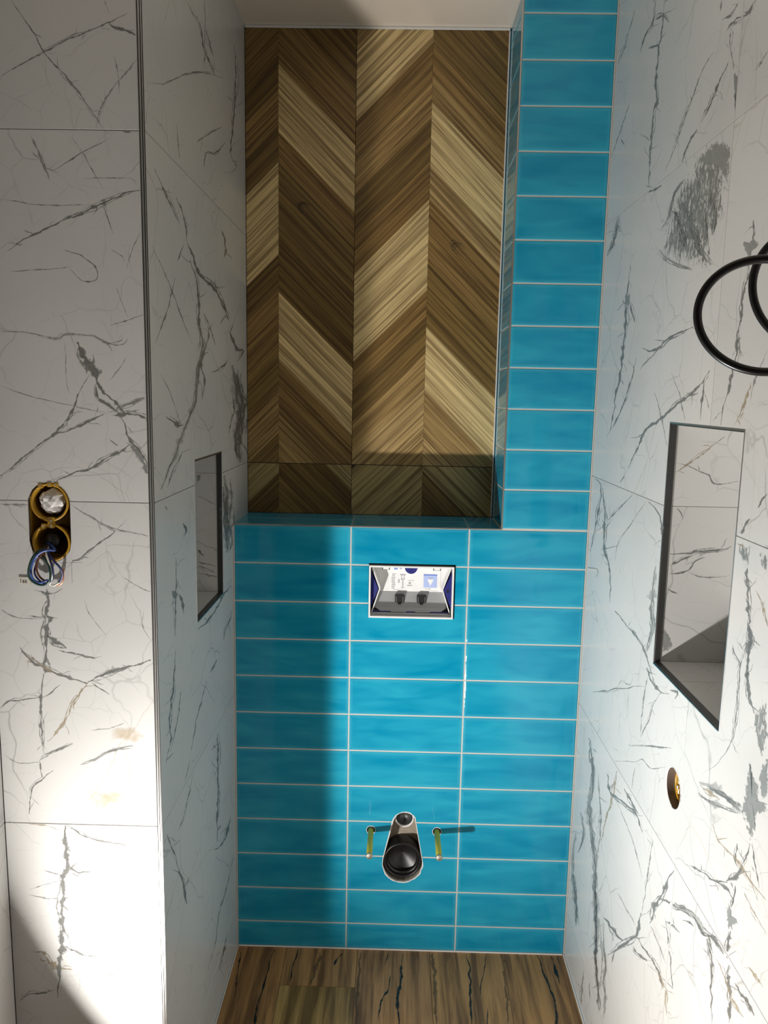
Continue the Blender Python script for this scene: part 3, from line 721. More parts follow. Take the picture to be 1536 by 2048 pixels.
def niche(wall, fr_n, x_face, sx, nb, jv):
    """lining of a wall recess; sx = +1 goes to larger x"""
    y0, y1, z0, z1 = nb; d = ND; t = .004
    X = lambda a: x_face + sx * a
    Fj = Frame((0, y1 - .0005, 0), (1, 0, 0), (0, 0, 1), (0, -1, 0))
    a0, a1 = sorted((X(.012), X(d)))
    tj = trace(Fj, 1, y1 - .0005, jv)
    zj = ROWS[3]
    for b0, b1 in ((z0 + .003, zj - .0006), (zj + .0006, z1 - .001)):
        slab('marble_tile', Fj, rect(a0, a1, b0, b1), t, VM, wall, ch=.0004, strips=strips_for(Fj, tj, a0 + .001, a1 - .001, b0 + .001, b1 - .001))
    Fk = Frame((0, y0 + .0005, 0), (1, 0, 0), (0, 0, 1), (0, 1, 0))
    slab('marble_tile', Fk, rect(a0, a1, z0 + .003, z1 - .001), t, VM, wall, ch=.0004)
    Fs = Frame((0, 0, z0 + .003), (1, 0, 0), (0, 1, 0), (0, 0, 1))
    slab('marble_tile', Fs, rect(a0, a1, y0 + .2, y1 - .001), t, VM, wall, ch=.0004) if y1 - y0 > .28 else None
    slab('marble_tile', Fs, rect(a0, a1, y0 + .001, y0 + .1985 if y1 - y0 > .28 else y1 - .001), t, VM, wall, ch=.0004)
    Ft = Frame((0, 0, z1 - .0005), (1, 0, 0), (0, 1, 0), (0, 0, -1))
    slab('marble_tile', Ft, rect(a0, a1, y0 + .001, y1 - .001), t, VM, wall, ch=.0004)
    Fq = Frame((X(d), 0, 0), (0, 1, 0), (0, 0, 1), (-sx, 0, 0))
    slab('marble_tile', Fq, rect(y0 + .001, y1 - .001, z0 + .003, z1 - .001), t, VM, wall, ch=.0004)
    def bar(nm, lo_, hi, m): link(nm, box_me(nm, lo_, hi, m, .0003, 1), wall)
    xa, xb = sorted((X(-.0008), X(.0118))); e = .0022
    for nm, q in (('frame_profile', ((y1 - e, y1 + .0002), (z0, z1))), ('frame_profile', ((y0 - .0002, y0 + e), (z0, z1))), ('frame_profile', ((y0, y1), (z0 - .0002, z0 + e))), ('frame_profile', ((y0, y1), (z1 - e, z1 + .0002)))):
        bar(nm, (min(X(.0005), X(.0118)), q[0][0], q[1][0]), (max(X(.0005), X(.0118)), q[0][1], q[1][1]), DARKSTEEL)  # inner bars coloured dark, the shading of the metal put into the base colour
    xa, xb = sorted((X(-.0009), X(.0012))); s = .0022
    for q in (((y1, y1 + s), (z0 - s, z1 + s)), ((y0 - s, y0), (z0 - s, z1 + s)), ((y0, y1), (z0 - s, z0)), ((y0, y1), (z1, z1 + s))):
        bar('frame_lip', (xa, q[0][0], q[1][0]), (xb, q[0][1], q[1][1]), STEEL)
JR = [('t',3,[(1352,945),(1375.5,929),(1411,903),(1450,873)]),('d',2.2,[(1353,925.5),(1379,932.5),(1400,943),(1418,952),(1432,968),(1479,963)]),('d',2,[(1395,930),(1400,943)]),
('d',4,[(1340,1108),(1375.5,1108),(1393,1103),(1446,1099.5),(1463,1092.5)]),('c',6,[(1380,1108),(1410,1103),(1440,1101)]),('d',3,[(1340,1131),(1368,1117),(1393,1108)]),('d',3,[(1338,1149),(1374,1142),(1389.5,1124),(1409,1115)]),
('s',2,[(1376,1145),(1410,1155),(1460,1152)]),('d',3,[(1334,1178),(1345,1183),(1356,1187)]),('d',2.5,[(1354,1016),(1362,1028),(1367,1039)]),('B',0,[(1326,1256),(1336,1264),(1348,1292),(1338,1300),(1324,1306)])]
niche(wall_right, None, XW, 1, NR, JR)

# white sealant along the floor and up the corners
def strip(nm, lo_, hi, label, cat, m=CAULK): return tag(link(nm, box_me(nm, lo_, hi, m, .001, 1)), label, cat, kind='structure')
strip('baseboard_right', (XW - .004, YB, .0002), (XW - .0002, -.001, .004), 'white sealant bead between wood floor and right marble wall', 'sealant')
strip('baseboard_back', (.004, -.003, .0002), (XW - .0045, -.0002, .0045), 'white sealant bead between wood floor and blue tiles', 'sealant')
strip('baseboard_left', (.0002, YP, .0002), (.004, -.001, .004), 'white sealant bead between wood floor and shaded marble pier', 'sealant', GROUT)
strip('trim_5', (XW - .003, -.0028, .0048), (XW - .0002, -.0002, ZC - .001), 'pale sealant line in the corner of blue tiles and right marble', 'sealant', GROUT)
strip('trim_6', (.0002, -.0028, .0048), (.003, -.0002, Z0 - .003), 'pale sealant line in the corner of blue tiles and marble pier', 'sealant', GROUT)

# ------------------------------------------------------------------ marble pier on the left
NL = (-.375, -.125, Z0 - .1505, Z0 + .1925)
c_nl = box_me('c', (.05, NL[0], NL[2]), (-ND - .008, NL[1], NL[3]), MORTAR)
BX = (-.1835, Z0 + .1045)      # centre of the two-gang box
def stadium(cx, z0, z1, r, n=14):
    P = [(cx + r * math.cos(math.pi * i / n), z1 - r + r * math.sin(math.pi * i / n)) for i in range(n + 1)]
    return P + [(cx - r * math.cos(math.pi * i / n), z0 + r - r * math.sin(math.pi * i / n)) for i in range(n + 1)]
c_bx = prism('c', [(x + random.uniform(-.0005, .0005), z + random.uniform(-.0005, .0005)) for x, z in stadium(BX[0], Z0 + .0345, Z0 + .1745, .0365)], YP - .05, YP + .06, MORTAR)
pier = cut(box_me('wall_left', (XL, YP + .0018, 0), (-.0018, YN, ZC), GROUTD), [c_nl, c_bx])
wall_left = tag(link('wall_left', pier), 'marble-tiled pier on the left with shaded inner side', 'wall', kind='structure')
FS = Frame((0, 0, 0), (0, 1, 0), (0, 0, 1), (1, 0, 0))
VL = [('s',2,[(408.5,0),(410,51),(409,137)]),('d',3,[(373,3),(400,51),(407,96),(427,144),(434,154)]),('d',3,[(410,55),(427,113)]),('c',4,[(294,164),(321,168),(342,161),(369,150),(403,145),(431,150)]),
('d',3,[(468,89),(472,144),(467,239),(461.5,308),(472,332),(458,349)]),('d',3,[(444,253),(414,270),(393,284)]),('d',3,[(451,284),(431,308),(414,304),(407,335)]),('s',1.6,[(352,246),(359,320)]),
('d',2.5,[(308,335),(335,397),(359,448)]),('d',2.5,[(352,393),(369,438),(373,485)]),('d',6,[(374,485),(386,513),(397,544),(424,574),(448,609),(458,636)]),('d',3,[(366,489),(355.5,523)]),
('d',4,[(379,520),(393,564),(397,615),(400,697)]),('d',2,[(303,492),(325,537),(345,585),(383,687)]),('d',2,[(349,557),(338,609),(311,687)]),('d',2.5,[(407,626),(421,660),(431,691)]),('d',4,[(444,461),(451,496),(448,516)]),
('c',7,[(398,600),(397,651),(407,685),(397,737),(390,802),(373,846),(359,884),(349,915),(335,942),(323,980)]),('d',4,[(417,655),(414,685),(403,726),(410,764),(403,798)]),('d',4,[(455,720),(441,737),(421,744)]),
('d',5,[(441,603),(451,620.5),(458,641)]),('d',5,[(458,661.5),(475,699),(485,702.5),(475,723)]),('c',18,[(465,730),(472,771),(479,812),(475,873.5),(479,925)]),('d',5,[(332,832),(352,846),(369,850)]),
('s',2,[(321,747),(342,791),(355.5,832)]),('s',3,[(366,901),(345,942),(335,975)]),('d',2.5,[(352,1114),(352,1173),(350,1189),(351,1222),(350,1272.5)]),('B',0,[(343,1182),(350,1180),(357,1188),(352,1198),(346,1200)]),
('d',4,[(358,1189),(364,1200),(368,1228)]),('d',3,[(366,1046),(372,1064),(364,1073)]),('s',3,[(330,1012),(335,1020)]),('c',16,[(448,950),(452,997),(454,1056),(456,1105)]),
('d',4,[(463.6,1173),(456,1177),(444,1196),(430,1222),(413,1245),(397,1261)]),('d',2.5,[(463.6,1224),(450,1265),(446,1280)]),('d',3,[(351,1300),(347,1373),(340,1435),(341.5,1483),(330.5,1526)]),('d',2,[(361.5,1384),(354,1446),(340,1504.5)]),
('d',2,[(414.5,1362),(394,1435),(382,1501)]),('d',2,[(434,1318),(420,1348)]),('d',3.5,[(434.6,1465),(436,1519),(434.6,1629),(434.6,1683.5)]),('d',4,[(460,1632),(453,1669),(438,1694),(427,1698)]),('d',3,[(442,1650),(434,1662)]),
('s',2,[(380,1519),(369,1563)]),('d',4,[(347,1738),(361.5,1753),(372.5,1808)]),('d',2.5,[(334,1668),(351,1716),(361,1753)]),('s',2,[(467.5,1709),(456.5,1760),(438,1830),(431,1884),(416,1939)]),('d',2.5,[(456.5,1862),(438,1939)]),('s',2,[(387,1545),(369,1628),(354,1665)])]
tL = trace(FS, 0, 0.0, VL)
for i in range(5):
    z0, z1 = ROWS[i], ROWS[i + 1]
    st = strips_for(FS, tL, YP + .001, YN - .001, z0 + .0012, z1 - .0012, holes=[(NL[0] - .004, NL[1] + .004, NL[2] - .004, NL[3] + .004)])
    slab('marble_tile', FS, rect(YP + .0006, YN - .0005, z0, z1), .007, VM, wall_left, ch=.0004, strips=st, cutters=[c_nl] if i in (2, 3) else None, gap=.0006)
JL = [('d',2,[(393,990),(420,1004),(432,1010)]),('d',2,[(394,1124),(415,1128),(432,1133)]),('s',3,[(395,1146),(420,1150),(434,1152)]),('d',2.5,[(394,1132),(410,1136),(432,1146)]),('B',0,[(393,950),(403,948),(402,958),(394,966)]),('d',5,[(396,1100),(404,1108),(410,1111)])]
niche(wall_left, None, 0.0, -1, NL, JL)
FP = Frame((0, YP, 0), (1, 0, 0), (0, 0, 1), (0, -1, 0))
VP = [('d',3,[(22,0),(55,48),(73,75),(89,106),(113,133),(147,171),(181,219),(212,265)]),('d',3,[(0,155),(27,137),(51,125),(65,116),(92,103),(133,80),(171,65),(219,44),(250,31),(256,26)]),('d',5,[(219,46),(227,56),(251,62),(267,67),(279,75)]),
('s',2.5,[(190,263),(198,226),(215,191),(236,164),(260,137),(279,106)]),('s',1.6,[(226,109),(236,144),(238,188)]),('s',1.6,[(208,0),(220,27)]),('d',4,[(242,262),(262,266)]),
('s',4.5,[(62,274),(73,294),(84,325),(99,359)]),('d',2,[(106,342),(144,318),(164,304),(195,290),(219,275)]),('s',1.6,[(144,275),(167,308),(191,352),(208,378)]),
('d',5,[(14,503),(51,477),(89,460),(137,436),(154,432),(205,407),(253,386),(289,379)]),('d',2,[(205,412),(215,434),(226,467)]),('s',1.8,[(0,398),(85,410),(164,410),(195,414)]),('s',1.6,[(164,357),(256,357),(273,369)]),
('d',2,[(130,501),(157,509),(178,523),(195,540),(191,561),(164,561),(140,538)]),('s',1.6,[(280,465),(260,513),(253,537)]),('s',1.6,[(222,499),(243,513),(250,528)]),('s',2.5,[(0,663),(51,665),(113,677),(133,667),(185,673),(212,687),(246,680)]),
('s',2.2,[(294,626),(260,639),(239,646),(219,651)]),('s',1.6,[(232,574),(256,636)]),('s',1.8,[(20,543),(103,538),(144,533)]),
('d',15,[(154,685),(164,703),(174,723),(191,744),(197,768),(203,779)]),('d',7,[(197,765),(205,781),(226,802),(246,822),(260,829)]),('d',5,[(191,768),(198,795),(219,812),(239,826)]),('c',7,[(219,826),(239,815),(260,807),(297,793)]),('d',6,[(226,832),(273,829),(302,843)]),
('d',4,[(239,832),(251,853),(256,874),(273,894),(294,925),(305,976)]),('s',14,[(263,890),(290,932),(304,968)]),('d',4,[(0,952),(24,935),(65,901),(106,870),(126,850),(144,822),(161,781),(178,750)]),('d',4,[(113,867),(154,855),(185,839),(208,829)]),
('d',5,[(113,962),(140,949),(185,935),(205,921),(239,904),(267,884)]),('s',1.6,[(0,771),(55,791),(113,805),(178,819),(219,826)]),('s',1.6,[(130,685),(133,761),(140,788)]),('s',1.6,[(219,761),(239,737),(253,713)]),('d',3,[(219,880),(236,892)]),('s',3,[(178,668),(219,689),(246,689),(256,677)]),
('s',3,[(0,1008),(51,1010),(100,1013)]),('s',2.6,[(140,1006),(157,1020),(185,1036),(219,1055),(246,1061),(301,1073)]),('d',4,[(219,1055),(229,1065),(191,1092),(161,1116),(137,1123)]),
('d',10,[(92,1178),(97,1202),(92,1226),(99,1239),(91,1260),(92,1300),(88,1347)]),('d',3,[(68,1181),(103,1188),(126,1178)]),('d',2,[(51,1232),(116,1236)]),('d',9,[(96,1270),(113,1284),(133,1297)]),('s',1.6,[(0,1219),(38,1236),(92,1238)]),
('s',1.6,[(168,1198),(181,1232),(212,1270)]),('s',1.6,[(287,1222),(284,1250),(301,1280)]),('s',2.2,[(246,1154),(267,1168),(308,1188)]),('d',7,[(40,1294),(62,1322),(84,1335),(110,1346),(146,1358),(175,1364)]),('t',4,[(50,1305),(80,1330),(115,1350)]),
('d',6,[(175,1364),(205,1351),(234,1340),(256,1335),(314,1316)]),('c',9,[(200,1352),(234,1340),(254,1336)]),('t',5,[(179,1362),(161,1384),(146,1406),(131,1439),(110,1468),(95,1483)]),('d',4.5,[(88,1347),(82,1395),(82,1428),(84,1464),(88,1508)]),
('d',4,[(117,1300),(146,1307),(190,1318)]),('d',3,[(0,1417),(18,1404),(47,1399),(80,1395)]),('d',3,[(121,1369),(99,1388),(82,1395)]),('d',2.2,[(183,1366),(219,1389)]),('c',5,[(79,1523),(88,1515),(110,1503),(146,1486)]),('d',2.5,[(79,1523),(84,1556)]),
('d',3,[(58,1629),(62,1592),(66,1574),(88,1556),(106,1541)]),('s',1.8,[(7,1508),(37,1526),(79,1525)]),('c',4,[(161,1530),(190,1519),(219,1503),(267,1494)]),('s',2,[(183,1461),(219,1457),(248,1446)]),
('d',12,[(128,1645),(131,1665),(131,1702),(135,1735),(124,1760),(128,1786),(124,1819),(126,1848),(121,1877),(126,1899),(117,1925),(119,1957),(113,1994)]),('d',4,[(128,1645),(157,1665),(190,1680),(234,1687),(270,1694),(318,1704)]),('t',2.2,[(17,1644),(55,1647),(95,1652),(124,1662)]),
('d',5,[(139,1735),(157,1746),(183,1742)]),('s',2,[(88,1740),(124,1751)]),('t',6,[(66,1903),(84,1906),(102,1928),(124,1936),(146,1941)]),('d',4,[(131,1892),(157,1906),(199,1915)]),('d',3,[(40,2001),(58,1988),(84,1987),(110,1979)]),('d',4,[(208,1950),(234,1946),(270,1935)]),('s',2,[(58,1790),(95,1797),(120,1797)]),
('s',2,[(60,1780),(95,1768),(124,1760)]),
('S',0,[(174,1580),(184,1574),(192,1582),(215,1584),(250,1581),(255,1592),(246,1608),(222,1610),(203,1624),(190,1621),(178,1606)]),('S',0,[(222,1458),(240,1454),(270,1453),(295,1474),(270,1486),(245,1478),(224,1480)]),
('p',1.2,[(53.6,938),(55.6,985)]),('p',1.2,[(132.6,934),(134.6,993)]),('p',1.2,[(143,1125),(144.5,1166)]),('p',1.2,[(40,1116),(62,1115)]),('p',1.1,[(54,966),(80,967)]),('p',1.1,[(115,968),(150,970)]),('p',1.1,[(120,1126),(165,1125)])]
tP = trace(FP, 1, YP, VP)
for i in range(5):
    z0, z1 = ROWS[i], ROWS[i + 1]
    st = strips_for(FP, tP, XL + .001, -.0095, z0 + .0012, z1 - .0012, holes=[(BX[0] - .037, BX[0] + .037, BX[1] - .07, BX[1] + .07)])
    slab('marble_tile', FP, rect(XL, -.0088, z0, z1), .007, VM, wall_left, ch=.0004, strips=st, cutters=[c_bx] if i in (2, 3) else None, gap=.0006)
# corner profile: two steel lips with a dark groove
tr7 = tag(link('trim_7', box_me('trim_7', (-.0082, YP - .0006, .0005), (-.0003, YP + .006, ZC - .0005), DARKSTEEL)), 'steel corner profile with dark groove on the marble pier', 'trim', kind='structure')
link('profile_lip', box_me('profile_lip', (-.0070, YP - .0020, .0006), (-.0046, YP - .0004, ZC - .0006), STEEL, .0004, 1), tr7)
link('profile_lip', box_me('profile_lip', (-.0030, YP - .0016, .0006), (-.0014, YP - .0004, ZC - .0006), STEEL, .0004, 1), tr7)

# ------------------------------------------------------------------ rest of the room
wall_room = tag(link('wall_side', box_me('wall_side', (XL - .12, YP - .75, 0), (XL - .0018, YP, ZC), GROUTD)), 'marble-tiled side wall meeting the pier on the far left', 'wall', kind='structure')
FQ = Frame((XL, 0, 0), (0, 1, 0), (0, 0, 1), (1, 0, 0))
for i in range(5):
    for y0, y1 in ((YP - .75, YP),):
        slab('marble_tile', FQ, rect(y0, y1 - .0005, ROWS[i], ROWS[i + 1]), .008, VM, wall_room, ch=.0004, gap=.0006)
tag(link('wall_far', box_me('wall_far', (-2.6, YB - .05, 0), (-2.45, YP, ZC), PLASTER)), 'plain plaster wall far across the room', 'wall', kind='structure')
tag(link('wall_rear', box_me('wall_rear', (-2.45, YB - .15, 0), (XW + .1, YB, ZC), PLASTER)), 'plain plaster wall behind the viewer', 'wall', kind='structure')

# ------------------------------------------------------------------ concealed cistern opening
cx, cz = .4605, Z0 - .1700
fl = thing('flush_plate_box', (cx, 0, cz), 'white plastic flush-plate housing sunk into the blue tiles', 'flush box')
def fb(nm, x0, x1, y0, y1, z0, z1, m, bev=.0006, par=None):
    return link(nm, box_me(nm, (x0, y0, z0), (x1, y1, z1), m, bev, 1), par or fl)
hw, hh = .1095, .0690
def framerect(nm, w, h, t, y0, y1, m, par=None):
    o = [(-w, -h), (w, -h), (w, h), (-w, h)]; i_ = [(-w + t, -h + t), (w - t, -h + t), (w - t, h - t), (-w + t, h - t)]
    V = [(x, y0, z) for x, z in o] + [(x, y0, z) for x, z in i_] + [(x, y1, z) for x, z in o] + [(x, y1, z) for x, z in i_]; F = []
    for k in range(4):
        j = (k + 1) % 4
        F += [(k, j, 4 + j, 4 + k), (8 + k, 12 + k, 12 + j, 8 + j), (k, 8 + k, 8 + j, j), (4 + k, 4 + j, 12 + j, 12 + k)]
    me = mesh(nm, V, F, m); bm = bmesh.new(); bm.from_mesh(me); bmesh.ops.recalc_face_normals(bm, faces=bm.faces[:]); bm.to_mesh(me); bm.free()
    return link(nm, me, par or fl)
framerect('frame', hw, hh, .0042, -.0065, .060, WHITEP)
fb('back_panel', -hw + .004, hw - .004, .050, .056, -hh + .004, hh - .004, WHITEP)
def pan(nm, pts, m, par=None): return link(nm, mesh(nm, [p for p in pts], [tuple(range(len(pts)))], m), par or fl)
# sloped grey tray below the label
tray = loft('tray', [[(-.094, .049, -.012), (.094, .049, -.012), (.094, .052, -.012), (-.094, .052, -.012)], [(-.094, .030, -.050), (.094, .030, -.050), (.094, .052, -.050), (-.094, .052, -.050)],
            [(-.078, .022, -.059), (.078, .022, -.059), (.078, .052, -.059), (-.078, .052, -.059)]], GREYP, smooth=False)
link('tray', tray, fl)
fb('bottom_lip', -.1045, .1045, .004, .046, -.0645, -.0605, GREYP)
fb('slot_shadow_bar', -.1045, .1045, .019, .0245, -.0606, -.0580, NAVYP)  # navy bar standing in for the dark slot shadow above the lip
fb('bar', -.052, -.012, .016, .0205, -.0600, -.0565, GREYP); fb('bar', .012, .050, .016, .0205, -.0600, -.0565, GREYP)
for s in (-1, 1):   # side wedges, navy blue
    w = loft('side_wedge', [[(s * .1048, .010, .048), (s * .1048, .010, -.046), (s * .0850, .010, .004)], [(s * .1048, .046, .048), (s * .1048, .046, -.046), (s * .0850, .046, .004)]], NAVYP, smooth=False)
    wo = link('side_wedge', w, fl)
    lip = loft('wedge_rim', [[(s * .1030, .0095, .060), (s * .0830, .0095, .0045), (s * .1030, .0095, -.058), (s * .1005, .0095, -.058), (s * .0800, .0095, .0045), (s * .1005, .0095, .060)],
                             [(s * .1030, .048, .060), (s * .0830, .048, .0045), (s * .1030, .048, -.058), (s * .1005, .048, -.058), (s * .0800, .048, .0045), (s * .1005, .048, .060)]], WHITEP, smooth=False)
    link('wedge_rim', lip, fl)
    if s > 0: link('hole', mesh('hole', [(.0955 + .004 * math.cos(a * math.pi / 8), .0097, .001 + .004 * math.sin(a * math.pi / 8)) for a in range(16)], [tuple(range(16))], BLACKP), wo)
# round blue valve cap at the top
def disc(r, y0, y1, cxx, czz, m, nm, a0=math.pi, a1=2 * math.pi, n=24):
    P = [(cxx + r * math.cos(a0 + (a1 - a0) * i / n), czz + r * math.sin(a0 + (a1 - a0) * i / n)) for i in range(n + 1)]
    return loft(nm, [[(x, y0, z) for x, z in P], [(x, y1, z) for x, z in P]], m, smooth=False)
kn = link('valve_cap', disc(.0165, .030, .049, -.0005, .0575, NAVYP, 'valve_cap'), fl)
link('cap_seat', disc(.0195, .040, .0495, -.0005, .0600, WHITEP, 'cap_seat'), fl)
link('cap_bar', box_me('cap_bar', (-.002, .0285, .043), (.001, .0305, .056), NAVYP, .0005, 1), kn)
for x in (-.066, .066):
    tb = fb('clip_window', x - .010, x + .010, .006, .012, .0565, .0640, BLACKP); link('clip', box_me('clip', (x - .0078, .0045, .0578), (x + .0078, .0065, .0628), WHITEP, .0004, 1), tb)
for x in (-.029, .029):
    lt = fb('latch', x - .0125, x + .0125, .0345, .046, -.0385, -.0165, BLACKP, .002)
    for s in (-1, 1): link('latch_spring', box_me('latch_spring', (x + s * .0090 - .0009, .0330, -.036), (x + s * .0090 + .0009, .0350, -.0215), STEEL), lt)
    link('latch_foot', box_me('latch_foot', (x - .004, .0320, -.0420), (x + .004, .040, -.0380), BLACKP, .001, 1), lt)
lab = fb('label', -.058, .078, .0489, .0497, -.0105, .056, PAPER, 0)
def pr(x0, x1, z0, z1, m, y=.0486): link('print', mesh('print', [(x0, y, z0), (x1, y, z0), (x1, y, z1), (x0, y, z1)], [(0, 1, 2, 3)], m), lab)
pr(.0335, .0690, .0005, .0370, PRINTB)
pr(.0335, .0690, .0330, .0365, PRINTD, .0484)
link('print', mesh('print', [(.043, .0484, .023), (.060, .0484, .023), (.0515, .0484, .005)], [(0, 2, 1)], PAPER), lab)
for k, (a, b) in enumerate(((.046, .057), (.048, .055))): pr(a, b, .0275 - k * .004, .0285 - k * .004, PRINTG, .0482)
for k in range(9): pr(-.050 + random.uniform(-.002, .002), -.042 + random.uniform(-.002, .002), -.004 + k * .0048, -.0015 + k * .0048, PRINTG)
for x0, x1, z0, z1 in ((-.029, -.014, .033, .036), (-.026, -.024, .022, .034), (-.019, -.017, .022, .034), (-.027, -.016, .021, .023), (-.023, -.020, .002, .020), (-.034, -.030, .012, .022), (-.026, -.018, -.002, .0005),
                       (-.0085, .008, .0185, .0195), (-.006, .000, .009, .015), (-.010, .0025, .004, .0065), (.038, .042, -.004, -.0025), (.044, .053, -.004, -.0025), (-.046, -.031, -.0075, -.0065), (.050, .074, -.0085, -.0078)): pr(x0, x1, z0, z1, PRINTG)
for x in (-.043, -.038): pr(x - .0022, x + .0022, .0475, .0525, PRINTD)
pr(-.033, -.0225, .0515, .0530, PRINTD); pr(-.029, -.026, .048, .052, PRINTG)

# ------------------------------------------------------------------ drain, flush pipe and fixing rods
dr = thing('drain_pipe', (.4545, 0, Z0 - .9285), 'wide black drain pipe socket recessed in the blue tiles', 'pipe')
link('socket', lathe_y('socket', [(.0518, .050), (.0522, .009), (.0508, .006), (.0465, .006), (.0452, .009), (.0440, .050)], BLACKP, 48), dr)
link('rubber_seal', lathe_y('rubber_seal', [(.0440, .016), (.0400, .018), (.0385, .022), (.0440, .028)], RUBBER, 48), dr)
link('pipe_end', lathe_y('pipe_end', [(.0440, .034), (.020, .046), (.001, .050)], BLACKP, 48), dr)
fp = thing('flush_pipe', (.4575, 0, Z0 - .8080), 'narrow grey flush pipe above the wide black drain', 'pipe')
link('socket', lathe_y('socket', [(.0265, .052), (.0265, .016), (.0255, .0135), (.0235, .0135), (.0225, .016), (.0220, .050)], WHITEP, 40), fp)
link('plug', lathe_y('plug', [(.0220, .018), (.0205, .020), (.0195, .030), (.001, .033)], plain('dark_grey_plastic', (.055, .055, .055), .4), 40), fp)
for (bx, bz), txt in (((.5462, Z0 - .836), 'olive-yellow fixing rod to the right of the drain'), ((.3668, Z0 - .8365), 'olive-yellow fixing rod to the left of the drain')):
    rd = thing('fixing_rod', (bx, 0, bz), txt.replace('to the right of the drain', 'whose shadow falls clear of the drain').replace('to the left of the drain', 'whose shadow runs towards the drain'), 'rod', 'rods beside the drain')
    link('sleeve', lathe_y('sleeve', [(.0074, .004), (.0076, -.118), (.0068, -.1195)], YELLOWR, 24, caps=True), rd)
    link('end_cap', lathe_y('end_cap', [(.0076, -.1175), (.0081, -.1185), (.0081, -.1235), (.0066, -.1250), (.0005, -.1252)], plain('dull_zinc', (.50, .44, .32), .45, .7), 24), rd)
    link('end_screw', lathe_y('end_screw', [(.0030, -.1250), (.0030, -.1272), (.0005, -.1276)], STEEL, 16), rd)
    link('drill_hole', lathe_y('drill_hole', [(.0120, -.0003), (.0080, -.0004), (.0076, .0006)], BLACKP, 28, jag=.0004), rd)
    link('chipped_glaze', lathe_y('chipped_glaze', [(.0127, -.0004), (.0117, -.00055), (.0110, -.0002)], CAULK, 28, jag=.0005), rd)

# ------------------------------------------------------------------ two-gang box on the pier
eb = thing('socket_box', (BX[0], YP, BX[1]), 'amber two-gang electrical box set in the pier tile', 'socket box')
link('box_shell', loft('box_shell', [[(x - BX[0], y, z - BX[1]) for x, z in stadium(BX[0], Z0 + .0365, Z0 + .1725, .0345)] for y in (.003, .045)], YELLOWP, caps=False), eb)
bk = [(x - BX[0], .0448, z - BX[1]) for x, z in stadium(BX[0], Z0 + .0365, Z0 + .1725, .0345)]
link('box_bottom', mesh('box_bottom', bk, [tuple(range(len(bk)))], YELLOWP), eb)
for dz in (.0350, -.0360):
    c = link('box_ring', lathe_y('box_ring', [(.0330, .004), (.0334, .0005), (.0318, -.0008), (.0295, .0005), (.0290, .008), (.0270, .030)], YELLOWP, 44), eb); c.location = (0.001, 0, dz)
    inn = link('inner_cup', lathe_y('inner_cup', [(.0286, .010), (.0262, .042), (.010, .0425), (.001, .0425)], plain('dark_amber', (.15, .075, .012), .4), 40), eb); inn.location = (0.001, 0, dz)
for dx, dz in ((.003, .066), (-.013, .0635), (.003, .003), (.003, -.006), (-.0105, -.0065), (.014, .0655)):
    tb = link('screw_lug', box_me('screw_lug', (dx - .0045, -.0014, dz - .0040), (dx + .0045, .005, dz + .0040), YELLOWP, .0012, 2), eb)
    link('screw', mesh('screw', [(dx + .0018 * math.cos(a * math.pi / 6), -.0016, dz + .0018 * math.sin(a * math.pi / 6)) for a in range(12)], [tuple(range(12))], STEEL), tb)
link('bridge', box_me('bridge', (-.0035, -.0010, -.009), (.009, .004, .009), YELLOWP, .001, 2), eb)
cdt = link('conduit', lathe_y('conduit', [(.0135, .012), (.0140, .020), (.0140, .044)], BLACKP, 28, caps=True), eb); cdt.location = (-.004, 0, -.036)
